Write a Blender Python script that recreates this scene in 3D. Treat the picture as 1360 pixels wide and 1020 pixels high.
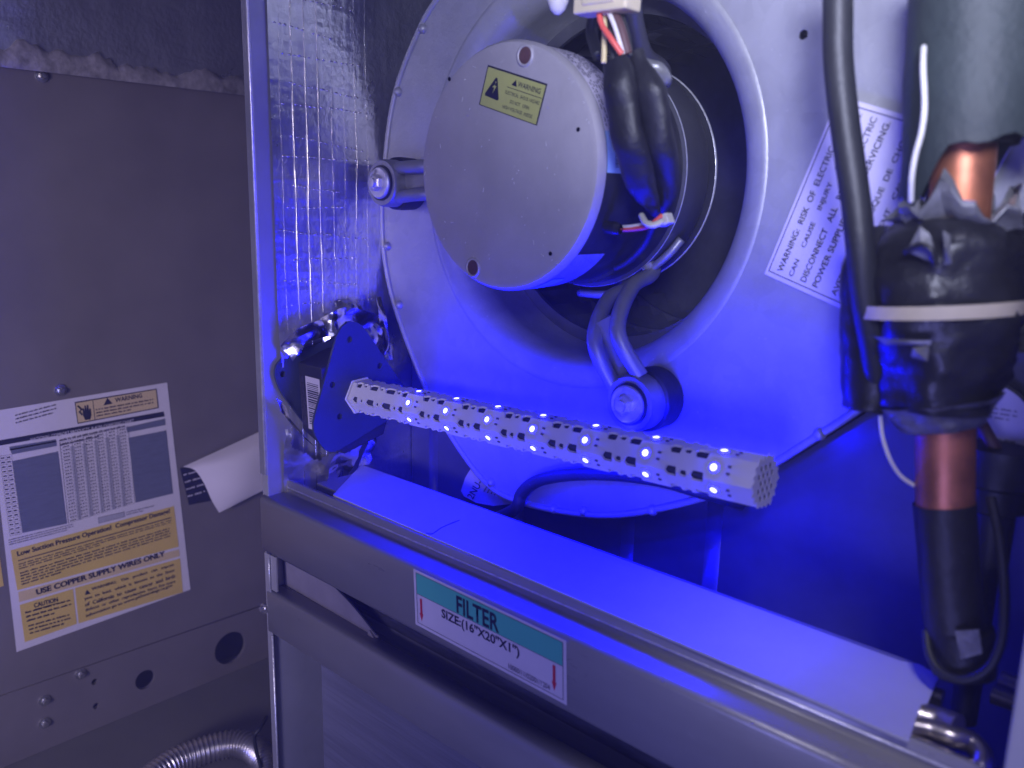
import bpy, bmesh, math, random
from mathutils import Vector, Matrix, noise
random.seed(7)
S = bpy.context.scene
C = S.collection
for o in list(bpy.data.objects): bpy.data.objects.remove(o)
V = Vector; PI = math.pi

# ------------------------------------------------------------------ camera, world, lamps, exposure
YAW, PITCH, ROLL, FPX = math.radians(-42.642), math.radians(12.0), math.radians(-1.299), 1130.0
_f = V((math.sin(YAW)*math.cos(PITCH), math.cos(YAW)*math.cos(PITCH), -math.sin(PITCH)))
_r = V((math.cos(YAW), -math.sin(YAW), 0)); _d = -_r.cross(_f)
CR = math.cos(ROLL)*_r + math.sin(ROLL)*_d
CD = -math.sin(ROLL)*_r + math.cos(ROLL)*_d
cam = bpy.data.cameras.new('camera'); camo = bpy.data.objects.new('camera', cam); C.objects.link(camo)
camo.matrix_world = Matrix(((CR.x, -CD.x, -_f.x, 0), (CR.y, -CD.y, -_f.y, 0), (CR.z, -CD.z, -_f.z, 0), (0, 0, 0, 1)))
cam.sensor_width = 36; cam.lens = FPX/1360*36; cam.clip_start = .01; cam.clip_end = 50
cam.dof.use_dof = True; cam.dof.focus_distance = .56; cam.dof.aperture_fstop = 7.5
S.camera = camo
w = bpy.data.worlds.new('World'); S.world = w; w.use_nodes = True
w.node_tree.nodes['Background'].inputs[0].default_value = (.15, .14, .30, 1)
w.node_tree.nodes['Background'].inputs[1].default_value = .10
def area(name, loc, target, size, power, col):
    l = bpy.data.lights.new(name, 'AREA'); l.energy = power; l.size = size; l.color = col
    o = bpy.data.objects.new(name, l); C.objects.link(o); o.location = loc
    o.rotation_euler = (V(target)-V(loc)).to_track_quat('-Z', 'Y').to_euler()
def spot(name, loc, target, power, deg, col, soft):
    l = bpy.data.lights.new(name, 'SPOT'); l.energy = power; l.spot_size = math.radians(deg); l.spot_blend = 1
    l.shadow_soft_size = soft; l.color = col
    o = bpy.data.objects.new(name, l); C.objects.link(o); o.location = loc
    o.rotation_euler = (V(target)-V(loc)).to_track_quat('-Z', 'Y').to_euler()
spot('plate_fill', (.05, .0, .13), (-.14, .405, .185), 23.5, 70, (.70, .73, 1), .06)  # unseen spot added to brighten the upper right of the blower plate
spot('wall_fill', (.10, -.80, .02), (-.86, .30, -.20), 48, 44, (.90, .79, 1), .12)  # added fill without a visible source, coned onto the side wall
area('rail_fill', (.14, -.72, -.42), (-.30, .33, -.24), .3, 5.6, (.28, .28, 1))  # invented low blue fill for the front rails, out of view
spot('coil_fill', (.07, .04, .34), (-.095, .345, -.195), 7.0, 25, (.84, .80, 1), .05)  # narrow unseen spot put in to lift the coil plate's right end
area('upper_fill', (.20, -.60, .45), (-.30, .40, .10), .3, .8, (.42, .42, 1))  # weak bluish fill added above and behind the camera
S.view_settings.view_transform = 'Standard'; S.view_settings.look = 'None'
S.view_settings.exposure = 0; S.view_settings.gamma = 1
S.render.engine = 'CYCLES'
S.cycles.use_denoising = True; S.cycles.max_bounces = 6; S.cycles.sample_clamp_indirect = 4

# ------------------------------------------------------------------ helpers: where a line of sight meets a real plane
def ray(x, y): return CR*((x-680)/FPX) + CD*((y-510)/FPX) + _f
def hx(x, y, X): r = ray(x, y); return r*(X/r.x)
def hy(x, y, Y): r = ray(x, y); return r*(Y/r.y)
def hz(x, y, Z): r = ray(x, y); return r*(Z/r.z)

# ------------------------------------------------------------------ materials
def mat(name, col, rough=.5, metal=0., var=.12, ns=40, bump=0., bs=300, spec=.5, dust=0., stretch=None, coat=0., rvar=.0, emit=None, spangle=0.):
    m = bpy.data.materials.new(name); m.use_nodes = True; nt = m.node_tree; N = nt.nodes; L = nt.links
    b = N['Principled BSDF']
    b.inputs['Roughness'].default_value = rough; b.inputs['Metallic'].default_value = metal
    b.inputs['Specular IOR Level'].default_value = spec; b.inputs['Coat Weight'].default_value = coat
    tc = N.new('ShaderNodeTexCoord'); src = tc.outputs['Object']
    if stretch:
        mp = N.new('ShaderNodeMapping'); mp.inputs['Scale'].default_value = stretch
        L.new(src, mp.inputs['Vector']); src = mp.outputs['Vector']
    n = N.new('ShaderNodeTexNoise'); n.inputs['Scale'].default_value = ns; n.inputs['Detail'].default_value = 6
    n.inputs['Roughness'].default_value = .65
    L.new(src, n.inputs['Vector'])
    cr = N.new('ShaderNodeValToRGB'); cr.color_ramp.elements[0].position = .32; cr.color_ramp.elements[1].position = .68
    a = [max(0, c*(1-var)) for c in col]; z = [min(1, c*(1+var)) for c in col]
    cr.color_ramp.elements[0].color = (*a, 1); cr.color_ramp.elements[1].color = (*z, 1)
    L.new(n.outputs['Fac'], cr.inputs['Fac']); out = cr.outputs['Color']
    if dust:
        n3 = N.new('ShaderNodeTexNoise'); n3.inputs['Scale'].default_value = 420; n3.inputs['Detail'].default_value = 2
        L.new(src, n3.inputs['Vector'])
        r3 = N.new('ShaderNodeValToRGB'); r3.color_ramp.elements[0].position = .70; r3.color_ramp.elements[1].position = .76
        L.new(n3.outputs['Fac'], r3.inputs['Fac'])
        mu = N.new('ShaderNodeMath'); mu.operation = 'MULTIPLY'; mu.inputs[1].default_value = dust
        L.new(r3.outputs['Color'], mu.inputs[0])
        mx = N.new('ShaderNodeMix'); mx.data_type = 'RGBA'
        L.new(mu.outputs[0], mx.inputs['Factor']); L.new(out, mx.inputs['A']); mx.inputs['B'].default_value = (.75, .75, .75, 1)
        out = mx.outputs['Result']
    if spangle:
        vo = N.new('ShaderNodeTexVoronoi'); vo.inputs['Scale'].default_value = 130; vo.inputs['Randomness'].default_value = 1
        L.new(src, vo.inputs['Vector'])
        hs = N.new('ShaderNodeHueSaturation'); vm = N.new('ShaderNodeMapRange'); sp_ = N.new('ShaderNodeSeparateColor')
        L.new(vo.outputs['Color'], sp_.inputs[0]); L.new(sp_.outputs[0], vm.inputs['Value'])
        vm.inputs['To Min'].default_value = 1-spangle; vm.inputs['To Max'].default_value = 1+spangle
        L.new(vm.outputs['Result'], hs.inputs['Value']); L.new(out, hs.inputs['Color']); out = hs.outputs['Color']
    L.new(out, b.inputs['Base Color'])
    if rvar:
        mr = N.new('ShaderNodeMapRange'); mr.inputs['To Min'].default_value = rough-rvar; mr.inputs['To Max'].default_value = rough+rvar
        mr.inputs['From Min'].default_value = .3; mr.inputs['From Max'].default_value = .7
        L.new(n.outputs['Fac'], mr.inputs['Value']); L.new(mr.outputs['Result'], b.inputs['Roughness'])
    if bump:
        n2 = N.new('ShaderNodeTexNoise'); n2.inputs['Scale'].default_value = bs; n2.inputs['Detail'].default_value = 4
        L.new(src, n2.inputs['Vector'])
        bp = N.new('ShaderNodeBump'); bp.inputs['Strength'].default_value = bump; bp.inputs['Distance'].default_value = .002
        L.new(n2.outputs['Fac'], bp.inputs['Height']); L.new(bp.outputs['Normal'], b.inputs['Normal'])
    if emit:
        b.inputs['Emission Color'].default_value = (*emit[0], 1); b.inputs['Emission Strength'].default_value = emit[1]
    return m
M = dict(
    galv=mat('galvanised_steel', (.36, .36, .38), .46, .35, .08, 16, .10, 500, dust=.35, rvar=.08, spangle=.045),
    galv_dark=mat('dull_steel', (.26, .26, .28), .5, .4, .15, 30, .08, 400, dust=.2),
    wallpaint=mat('grey_brown_paint', (.142, .126, .126), .58, 0, .10, 14, .06, 900, dust=.07, rvar=.06),
    floorpaint=mat('tray_paint', (.17, .165, .16), .45, 0, .10, 12, .05, 700),
    rail=mat('rail_paint', (.30, .295, .31), .32, .1, .08, 26, .06, 700, dust=.10, stretch=(.3, 1, 1), rvar=.07),
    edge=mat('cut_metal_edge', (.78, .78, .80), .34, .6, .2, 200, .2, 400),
    bare=mat('bare_steel_strip', (.38, .38, .40), .4, .4, .08, 30),
    foil=mat('aluminium_foil', (.80, .80, .82), .33, .93, .06, 30, .30, 260, rvar=.08),
    foil2=mat('crumpled_foil', (.86, .84, .83), .20, 1, .08, 40, .22, 160, rvar=.06),
    motorface=mat('cast_aluminium', (.44, .42, .43), .52, .25, .09, 22, .10, 260, dust=.22, rvar=.08),
    motorside=mat('motor_shell', (.30, .30, .33), .5, .3, .1, 60, .5, 900),
    motordark=mat('black_motor_body', (.022, .022, .026), .38, .0, .3, 40, .1, 300, dust=.03),
    band=mat('dark_band', (.085, .085, .095), .42, .3, .15, 40, .06, 400, dust=.04),
    armm=mat('arm_steel', (.27, .27, .29), .42, .45, .1, 40, .05, 400, dust=.06),
    washer=mat('zinc_washer', (.62, .61, .60), .38, .6, .12, 160, .1, 500),
    rubber=mat('black_rubber', (.014, .014, .017), .5, 0, .3, 60, .25, 200, dust=.06),
    cable=mat('black_cable', (.022, .023, .026), .5, 0, .2, 50, .10, 400, dust=.05),
    insul=mat('black_foam', (.024, .034, .034), .62, 0, .2, 40, .25, 250),
    tape=mat('black_tape', (.018, .018, .021), .36, 0, .35, 60, .45, 110),
    tapegrey=mat('smeared_tape', (.20, .20, .21), .34, .3, .5, 70, .35, 90),
    copper=mat('copper', (.56, .21, .11), .48, .8, .20, 60, .12, 120, rvar=.1),
    tin=mat('dull_tube', (.50, .46, .44), .30, .9, .15, 80, .1, 200),
    white=mat('white_sheet', (.46, .46, .48), .42, 0, .06, 20, .06, 45, dust=.12),
    pcb=mat('white_board', (.76, .74, .74), .45, 0, .04, 50),
    pcbdark=mat('dark_core', (.05, .05, .07), .5, 0, .1, 60),
    navy=mat('navy_plate', (.035, .045, .085), .5, 0, .08, 40, .05, 500, dust=.06),
    blackbox=mat('black_casing', (.022, .022, .03), .5, 0, .2, 60, .06, 500),
    paper=mat('white_paper', (.62, .58, .62), .55, 0, .04, 30, .03, 700),
    sticker=mat('vinyl_sticker', (.62, .58, .68), .4, 0, .04, 60, .06, 300),
    yellow=mat('yellow_print', (.60, .43, .11), .55, 0, .05, 30),
    paleyellow=mat('pale_yellow_print', (.58, .45, .24), .55, 0, .05, 30),
    tableblue=mat('slate_print', (.115, .125, .19), .55, 0, .12, 500, stretch=(1, .15, 1)),
    lime=mat('lime_sticker', (.42, .44, .13), .5, 0, .05, 60),
    teal=mat('teal_print', (.08, .46, .36), .42, 0, .03, 30),
    ink=mat('navy_ink', (.012, .012, .035), .5, 0, .05, 60),
    greyink=mat('grey_ink', (.10, .09, .12), .5, 0, .05, 60),
    red=mat('red_ink', (.50, .02, .05), .5, 0, .05, 60),
    skyblue=mat('blue_sticker', (.32, .50, .75), .42, 0, .08, 80),
    nylon=mat('nylon', (.62, .60, .50), .45, 0, .06, 60),
    cream=mat('cream_plastic', (.62, .54, .36), .5, 0, .08, 60),
    wred=mat('red_wire', (.75, .12, .09), .45, 0, .1, 60),
    wyel=mat('yellow_wire', (.70, .58, .28), .45, 0, .1, 60),
    wwhite=mat('white_wire', (.72, .70, .66), .4, 0, .1, 60),
    wbrown=mat('brown_wire', (.10, .05, .05), .45, 0, .2, 90),
    darkwall=mat('dark_liner', (.17, .17, .22), .26, 0, .15, 20, .5, 60, stretch=(.35, .35, 6)),
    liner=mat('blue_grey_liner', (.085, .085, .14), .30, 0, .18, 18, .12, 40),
    reflband=mat('reflection_pale', (.42, .39, .37), .4, .5, .5, 60, .5, 160),  # pale tone for the painted reflection along the foil sheet
    holeshade=mat('recess_shade', (.004, .004, .008), .9, 0, .1, 60, spec=.05),  # near-black colour standing for the shade inside holes
    filterm=mat('filter_fabric', (.035, .035, .055), .8, 0, .6, 160, .8, 200, stretch=(.25, 1, 1.6)),
    flap=mat('bent_card', (.22, .20, .23), .5, 0, .12, 50, .1, 300),
    wheel=mat('wheel_steel', (.12, .12, .15), .5, .4, .2, 40),
    hose=mat('corrugated_metal', (.55, .53, .53), .3, .9, .12, 80),
    screw=mat('screw_zinc', (.75, .74, .72), .25, .95, .1, 90),
    led=mat('led', (.9, .9, 1), .4, emit=((.0008, .0008, 1), 2600)),
    ledbase=mat('led_base', (.55, .52, .5), .4, 0, .05, 60),
)

# ------------------------------------------------------------------ objects
def thing(name, label, cat, loc, group=None):
    o = bpy.data.objects.new(name, None); C.objects.link(o); o.location = loc; o.empty_display_size = .01
    o['label'] = label; o['category'] = cat
    if group: o['group'] = group
    return o
def origin(o):
    p = V((0, 0, 0))
    while o: p = p + o.location; o = o.parent
    return p
def link(name, me, m, parent=None, smooth=False, label=None, bevel=0, loc=None, kind=None):
    """mesh in world coordinates -> one object, its verts re-based on the parent's origin"""
    base = origin(parent) if parent else V((0, 0, 0))
    o = bpy.data.objects.new(name, me); C.objects.link(o)
    if parent: o.parent = parent
    if loc is not None:
        me.transform(Matrix.Translation(-V(loc))); o.location = V(loc)-base
    elif parent: me.transform(Matrix.Translation(-base))
    if m and not len(me.materials): me.materials.append(M[m] if isinstance(m, str) else m)
    if smooth:
        for p in me.polygons: p.use_smooth = True
        if smooth in ('auto', 'wn'):
            me.set_sharp_from_angle(angle=math.radians(38))
        if smooth == 'wn':
            wm = o.modifiers.new('weighted', 'WEIGHTED_NORMAL'); wm.weight = 100; wm.keep_sharp = True
    if bevel:
        b = o.modifiers.new('bevel', 'BEVEL'); b.width = bevel; b.segments = 2; b.limit_method = 'ANGLE'; b.harden_normals = False
    if label: o['label'] = label
    if kind: o['kind'] = kind
    return o
class MB:
    def __init__(s): s.v = []; s.f = []
    def add(s, vs, fs):
        n = len(s.v); s.v += [V(v) for v in vs]; s.f += [[i+n for i in f] for f in fs]; return s
    def box(s, a, b):
        x0, y0, z0 = a; x1, y1, z1 = b
        return s.add([(x0,y0,z0),(x1,y0,z0),(x1,y1,z0),(x0,y1,z0),(x0,y0,z1),(x1,y0,z1),(x1,y1,z1),(x0,y1,z1)],
                     [(3,2,1,0),(4,5,6,7),(0,1,5,4),(1,2,6,5),(2,3,7,6),(3,0,4,7)])
    def obox(s, c, u, v, w):     # centre and three half-vectors
        c, u, v, w = V(c), V(u), V(v), V(w); p = []
        for k in (-1, 1):
            for i, j in ((-1,-1),(1,-1),(1,1),(-1,1)): p.append(c+u*i+v*j+w*k)
        return s.add(p, [(3,2,1,0),(4,5,6,7),(0,1,5,4),(1,2,6,5),(2,3,7,6),(3,0,4,7)])
    def tube(s, path, r, n=12, caps=True, flat=None):
        P = [V(p) for p in path]; k = len(P); R = r if isinstance(r, (list, tuple)) else [r]*k
        t0 = (P[1]-P[0]).normalized(); u = t0.orthogonal().normalized(); rings = []
        for i in range(k):
            t = ((P[min(i+1, k-1)]-P[max(i-1, 0)])).normalized()
            u = (u - t*u.dot(t)).normalized(); v = t.cross(u)
            rings.append([P[i]+(u*math.cos(2*PI*j/n)+v*math.sin(2*PI*j/n))*R[i] for j in range(n)])
        vs = [q for g in rings for q in g]
        fs = [(i*n+j, i*n+(j+1) % n, (i+1)*n+(j+1) % n, (i+1)*n+j) for i in range(k-1) for j in range(n)]
        if caps: fs += [tuple(range(n-1, -1, -1)), tuple((k-1)*n+j for j in range(n))]
        return s.add(vs, fs)
    def lathe(s, prof, c, ax, n=48, a0=0, a1=2*PI, wob=None):   # prof: (radius, along)
        c = V(c); ax = V(ax).normalized()
        u = V((0,0,1)) if abs(ax.z) < .9 else V((1,0,0)); u = (u-ax*u.dot(ax)).normalized(); v = ax.cross(u)
        full = abs(a1-a0-2*PI) < 1e-6; m = n if full else n+1; vs = []
        for r, h in prof:
            for j in range(m):
                a = a0+(a1-a0)*j/n; rr = r*(1+(wob(a, h) if wob else 0))
                vs.append(c+ax*h+(u*math.cos(a)+v*math.sin(a))*rr)
        fs = []
        for i in range(len(prof)-1):
            for j in range(n): fs.append((i*m+j, i*m+(j+1) % m, (i+1)*m+(j+1) % m, (i+1)*m+j))
        return s.add(vs, fs)
    def prism(s, poly, d):
        n = len(poly); P = [V(p) for p in poly]; d = V(d)
        return s.add(P+[p+d for p in P], [tuple(range(n-1,-1,-1)), tuple(range(n, 2*n))]+[(i,(i+1)%n,(i+1)%n+n,i+n) for i in range(n)])
    def mesh(s, weld=False):
        me = bpy.data.meshes.new('m'); me.from_pydata(s.v, [], s.f)
        bm = bmesh.new(); bm.from_mesh(me)
        if weld: bmesh.ops.remove_doubles(bm, verts=bm.verts, dist=1e-6)
        bmesh.ops.recalc_face_normals(bm, faces=bm.faces); bm.to_mesh(me); bm.free(); me.update(); return me
    def build(s, name, m, parent=None, smooth=False, **k): return link(name, s.mesh(k.pop('weld', False)), m, parent, smooth, **k)
def catmull(P, n=8, closed=False):
    P = [V(p) for p in P]; out = []; k = len(P)
    for i in range(k if closed else k-1):
        g = lambda j: P[j % k] if closed else P[max(0, min(k-1, j))]
        a, b, c, d = g(i-1), g(i), g(i+1), g(i+2)
        for q in range(n):
            t = q/n
            out.append(.5*((2*b)+(c-a)*t+(2*a-5*b+4*c-d)*t*t+(3*b-a-3*c+d)*t**3))
    if not closed: out.append(P[-1])
    return out
def frame(o, u, v):
    u = V(u).normalized(); v = V(v); v = (v-u*v.dot(u)).normalized(); n = u.cross(v)
    return Matrix(((u.x, v.x, n.x, o[0]), (u.y, v.y, n.y, o[1]), (u.z, v.z, n.z, o[2]), (0, 0, 0, 1)))
def fill2d(loops, th, mtx=None):
    """flat plate from an outline and holes (2-D), th thick, lying behind its local z=0"""
    cu = bpy.data.curves.new('t', 'CURVE'); cu.dimensions = '2D'; cu.fill_mode = 'BOTH' if th else 'FRONT'; cu.extrude = th/2
    for lp in loops:
        sp = cu.splines.new('POLY'); sp.points.add(len(lp)-1); sp.use_cyclic_u = True
        for i, p in enumerate(lp): sp.points[i].co = (p[0], p[1], 0, 1)
    ob = bpy.data.objects.new('t', cu); me = bpy.data.meshes.new_from_object(ob)
    bpy.data.objects.remove(ob); bpy.data.curves.remove(cu)
    me.transform(Matrix.Translation((0, 0, -th/2)))
    if mtx: me.transform(mtx)
    return me
def circ(cx, cy, rx, ry=None, n=20, a=0):
    ry = ry or rx; ca, sa = math.cos(a), math.sin(a); o = []
    for i in range(n):
        x, y = rx*math.cos(2*PI*i/n), ry*math.sin(2*PI*i/n); o.append((cx+x*ca-y*sa, cy+x*sa+y*ca))
    return o
def text_mesh(txt, O, U, Vv, bold=0.):
    """lettering fitted into the parallelogram O + x U + y V"""
    cu = bpy.data.curves.new('t', 'FONT'); cu.body = txt; cu.size = 1; cu.resolution_u = 3; cu.offset = bold
    ob = bpy.data.objects.new('t', cu); me = bpy.data.meshes.new_from_object(ob)
    bpy.data.objects.remove(ob); bpy.data.curves.remove(cu)
    xs = [v.co.x for v in me.vertices]; ys = [v.co.y for v in me.vertices]
    x0, x1, y0, y1 = min(xs), max(xs), min(ys), max(ys); O, U, Vv = V(O), V(U), V(Vv)
    for v in me.vertices: v.co = O+U*((v.co.x-x0)/(x1-x0))+Vv*((v.co.y-y0)/(y1-y0))
    return me
def text(name, txt, O, U, Vv, m, parent, bold=0., label=None): return link(name, text_mesh(txt, O, U, Vv, bold), m, parent, label=label)
def fineprint(mb, O, U, Vv, rows, seed, fill=.5, last=.6, glyph=(.008, .016)):
    """tiny unreadable print: broken glyph-size strokes in rows"""
    rnd = random.Random(seed); O, U, Vv = V(O), V(U), V(Vv)
    for i in range(rows):
        y0 = 1-(i+.5+fill/2)/rows; x = 0; end = 1 if i < rows-1 else last
        while x < end:
            wl = rnd.randint(2, 8)
            for g in range(wl):
                gw = rnd.uniform(*glyph)
                if x+gw > end: break
                h = fill/rows*rnd.uniform(.65, 1)
                mb.add([O+U*x+Vv*y0, O+U*(x+gw*.72)+Vv*y0, O+U*(x+gw*.72)+Vv*(y0+h), O+U*x+Vv*(y0+h)], [(0,1,2,3)])
                x += gw
            x += glyph[1]*.9
def hexbolt(mb, c, ax, r, h):
    mb.lathe([(0, h), (r*.8, h), (r, h*.8), (r, 0)], c, ax, 6)
def tag(o, label, cat, group=None):
    o['label'] = label; o['category'] = cat
    if group: o['group'] = group
    return o
def struct(o): o['kind'] = 'structure'; return o

# ------------------------------------------------------------------ large structure
XW, XP, ZF, YB = -.5094, -.75, -.482, .62      # divider face, far side wall, floor, back
floor = struct(MB().box((-.80, -.02, ZF-.004), (.02, YB, ZF)).build('floor', 'floorpaint'))
back = struct(MB().box((-.80, YB, ZF-.004), (.02, YB+.004, .40)).build('back_wall', 'darkwall'))
right = struct(MB().box((-.045, .304, ZF), (-.041, YB-.001, .40)).build('right_wall', 'bare'))
roof = struct(MB().box((-.80, .02, .401), (.02, YB, .405)).build('ceiling', 'galv_dark'))
# side wall of the far compartment: real holes, a fold near its foot
zs = hx(60, 896, XP).z
def p2(x, y, X=XP): q = hx(x, y, X); return (q.y, q.z)
def pr(x, y, px, X=XP): return px*(hx(x, y, X).dot(_f))/FPX
holes = [(305, 860, 21), (192, 902, 12.5), (125, 905, 4), (127, 937, 4)]
mt = Matrix(((0, 0, 1, XP), (1, 0, 0, 0), (0, 1, 0, 0), (0, 0, 0, 1)))
me = fill2d([[(-.05, zs), (YB-.001, zs-.012), (YB-.001, .40), (-.05, .40)]], .003, mt)
side = struct(link('side_wall', me, 'wallpaint'))
loops = [[(-.05, ZF+.0005), (YB-.001, ZF+.0005), (YB-.001, zs-.0125), (-.05, zs-.0005)]]
for x, y, r in holes:
    c = p2(x, y); loops.append(circ(c[0], c[1], pr(x, y, r)*1.05, n=28))
link('foot_panel', fill2d(loops, .0035, Matrix.Translation((.0012, 0, 0))@mt), 'wallpaint', side)
b = MB()
b.box((XP-.03, .0, ZF), (XP-.028, YB-.001, zs))
b.build('hole_shade', 'holeshade', side)  # black sheet stands for the shade seen through the holes
def wallscrew(x, y, X, parent, r=.0042):
    c = hx(x, y, X); m = MB(); m.lathe([(0, .0032), (r*.55, .003), (r*.6, .0012), (r*1.2, .001), (r*1.25, 0)], c, (1, 0, 0), 12)
    hexbolt(m, c+V((.001, 0, 0)), (1, 0, 0), r*.62, .004)
    return m.build('screw', 'screw', parent, 'auto')
for x, y in ((55, 101), (80, 518)): wallscrew(x, y, XP, side)
for x, y in ((107, 895), (59, 930), (59, 960)): wallscrew(x, y, XP+.0012, side)

# foil sheets -------------------------------------------------------------
def ridge(d, w): return math.exp(-(d/w)**2)
def foil_h(y, z, seed):
    n = noise.noise(V((y*38, z*30, seed)))*.00045+noise.noise(V((y*130, z*120, seed+3)))*.00022+noise.noise(V((y*16, z*9, seed+9)))*.0013
    for i, sp in ((0, .0115),):
        k = round((y-.318)/sp); d = y-.318-k*sp+.0006*noise.noise(V((0, z*14, k)))
        n += .0002*ridge(d, .0009)
    k = round(z/.0125); d = z-k*.0125+.0012*noise.noise(V((y*22, k*3.1, 5)))
    n += .00035*ridge(d, .0012)*(.4+.6*max(0, noise.noise(V((y*60, k*1.7, 2)))+.4))
    return n
def foil_grid(y0, y1, z0, z1, X, step, seed, hole=None, sgn=1, lift=None):
    ny, nz = int((y1-y0)/step), int((z1-z0)/step); m = MB(); vs = []
    for j in range(nz+1):
        for i in range(ny+1):
            y, z = y0+(y1-y0)*i/ny, z0+(z1-z0)*j/nz
            h = foil_h(y, z, seed)
            if hole:
                e = math.hypot((y-hole[0])/hole[2], (z-hole[1])/hole[3])
                if e < 1.5: h += (1.5-e)**2*.022*(.6+.9*noise.noise(V((y*70, z*70, 1))))
            if lift: h += lift(y, z)
            vs.append((X+max(.0003, .002+h), y, z))
    fs = []
    for j in range(nz):
        for i in range(ny):
            y, z = y0+(y1-y0)*(i+.5)/ny, z0+(z1-z0)*(j+.5)/nz
            if hole and math.hypot((y-hole[0])/hole[2], (z-hole[1])/hole[3]) < 1+.16*noise.noise(V((y*60, z*60, 4))): continue
            a = j*(ny+1)+i; fs.append((a, a+1, a+ny+2, a+ny+1))
    return m.add(vs, fs)
foil_grid(-.02, YB-.004, .0935, .398, XP+.001, .0035, 21,
          lift=lambda y, z: .0035*max(0, 1-(z-.0935)/.035)*(.55+noise.noise(V((y*30, z*40, 8))))).build('foil_sheet', 'foil', side, True)

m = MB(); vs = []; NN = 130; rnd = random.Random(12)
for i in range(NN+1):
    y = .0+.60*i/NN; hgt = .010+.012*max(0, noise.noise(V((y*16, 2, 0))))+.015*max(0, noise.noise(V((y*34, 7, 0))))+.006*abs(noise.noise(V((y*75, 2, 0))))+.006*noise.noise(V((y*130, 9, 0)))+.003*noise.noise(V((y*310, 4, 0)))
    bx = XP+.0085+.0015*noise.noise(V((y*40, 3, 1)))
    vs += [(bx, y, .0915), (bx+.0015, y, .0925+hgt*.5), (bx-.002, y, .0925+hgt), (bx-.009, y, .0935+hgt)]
m.add(vs, [(i*4+j, i*4+j+1, i*4+j+5, i*4+j+4) for i in range(NN) for j in range(3)]).build('reflection_band', 'reflband', side, True)  # ragged pale strip: the foil's bright reflection painted as a matte band
# divider ----------------------------------------------------------------
div = thing('divider_panel', 'upright divider panel lined with wrinkled silver foil, its narrow steel edge towards the front', 'panel', (XW-.004, .45, ZF))
MB().box((XW-.0075, .303, ZF+.0005), (XW, YB-.001, .40)).build('steel_sheet', 'bare', div, bevel=.0006)
MB().box((XW-.0072, .3016, -.19), (XW-.0009, .3030, .40)).build('edge_strip', 'galv_dark', div)
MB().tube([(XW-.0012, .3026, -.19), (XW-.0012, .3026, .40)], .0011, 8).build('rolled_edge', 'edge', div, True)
HOLE = (.356, -.139, .047, .046)
foil_grid(.3145, YB-.006, -.236, .398, XW, .0016, 3, hole=HOLE).build('foil_liner', 'foil', div, True)
rnd = random.Random(77)
for k in range(0, 8):
    y0 = .3215+.0098*k+(.0012 if k > 3 else 0); rr_ = (.00008, .00046, .00046, .00036, .00010, .00007, .00016, .00008)[k]
    P = [V((XW+.0021+foil_h(y0, z_, 3)+.0004*rnd.random(), y0+.0011*noise.noise(V((k, z_*13, 0)))+.0004*noise.noise(V((k, z_*70, 5))), z_)) for z_ in [-.215+.012*i for i in range(51)]]
    MB().tube(P, [rr_*rnd.uniform(.25, 1.35) for _ in P], 6).build('scrim_thread', 'foil2', div, True)
for k in range(0, 30):
    z0 = -.205+.0165*k+rnd.uniform(-.003, .003); w_ = rnd.uniform(.035, .075); ys = .318+rnd.uniform(0, .012); m = MB(); y = ys
    while y < ys+w_:
        if rnd.random() < .62:
            ln = rnd.uniform(.0012, .0032); zz = z0+.0016*noise.noise(V((y*40, k, 3)))-.10*(y-ys)*(k % 2)
            if math.hypot((y-HOLE[0])/HOLE[2], (zz-HOLE[1])/HOLE[3]) > 1.1:
                m.tube([V((XW+.0020+foil_h(y, zz, 3), y, zz)), V((XW+.0024+foil_h(y+ln/2, zz, 3), y+ln/2, zz+.0003)), V((XW+.0020+foil_h(y+ln, zz, 3), y+ln, zz))], rnd.uniform(.0003, .0006), 6)
            y += ln
        y += rnd.uniform(.0008, .0025)
    if m.v: m.build('crease', 'foil2', div, True, kind='stuff')
def crumple(name, pts, wv, seed, amp=.006, nseg=34, nw=12, parent=div, m='foil2', tap=None):
    P = catmull(pts, max(2, nseg//(len(pts)-1))); k = len(P); vs = []
    for i, p in enumerate(P):
        for j in range(nw+1):
            t = j/nw-.5; ww = (tap(i/(k-1)) if tap else 1)
            q = p+V(wv)*t*ww
            h = abs(noise.noise(q*30+V((seed, 0, 0))))*amp*2.2+abs(noise.noise(q*62+V((0, seed, 0))))*amp*.9
            q = q+V((h, h*.25*math.sin(seed), h*.2))
            vs.append(q)
    fs = [(i*(nw+1)+j, i*(nw+1)+j+1, (i+1)*(nw+1)+j+1, (i+1)*(nw+1)+j) for i in range(k-1) for j in range(nw)]
    return MB().add(vs, fs).build(name, m, parent, 'auto')
XF = XW+.006
crumple('foil_flap', [hx(462, 398, XF-.002), hx(472, 418, XF+.002), hx(487, 444, XF+.006), hx(500, 478, XF+.006)], (0, .015, .0), 2, .006)
crumple('foil_flap', [hx(500, 395, XF), hx(508, 430, XF+.006), hx(514, 478, XF+.010)], (0, .007, .0), 5, .006)
crumple('foil_flap', [hx(418, 442, XF), hx(440, 428, XF+.008), hx(462, 424, XF+.010), hx(488, 436, XF+.006)], (0, .0, .016), 9, .010)
crumple('foil_flap', [hx(376, 470, XF), hx(392, 448, XF+.006), hx(425, 436, XF+.006)], (0, -.006, .012), 14, .006)
crumple('foil_flap', [hx(369, 535, XF), hx(388, 565, XF+.006), hx(412, 592, XF+.008), hx(428, 604, XF+.004)], (0, .008, -.008), 19, .006)
crumple('foil_flap', [hx(470, 582, XF+.012), hx(456, 600, XF+.014), hx(448, 625, XF+.008), hx(438, 650, XF)], (0, .024, .006), 23, .009)
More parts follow.
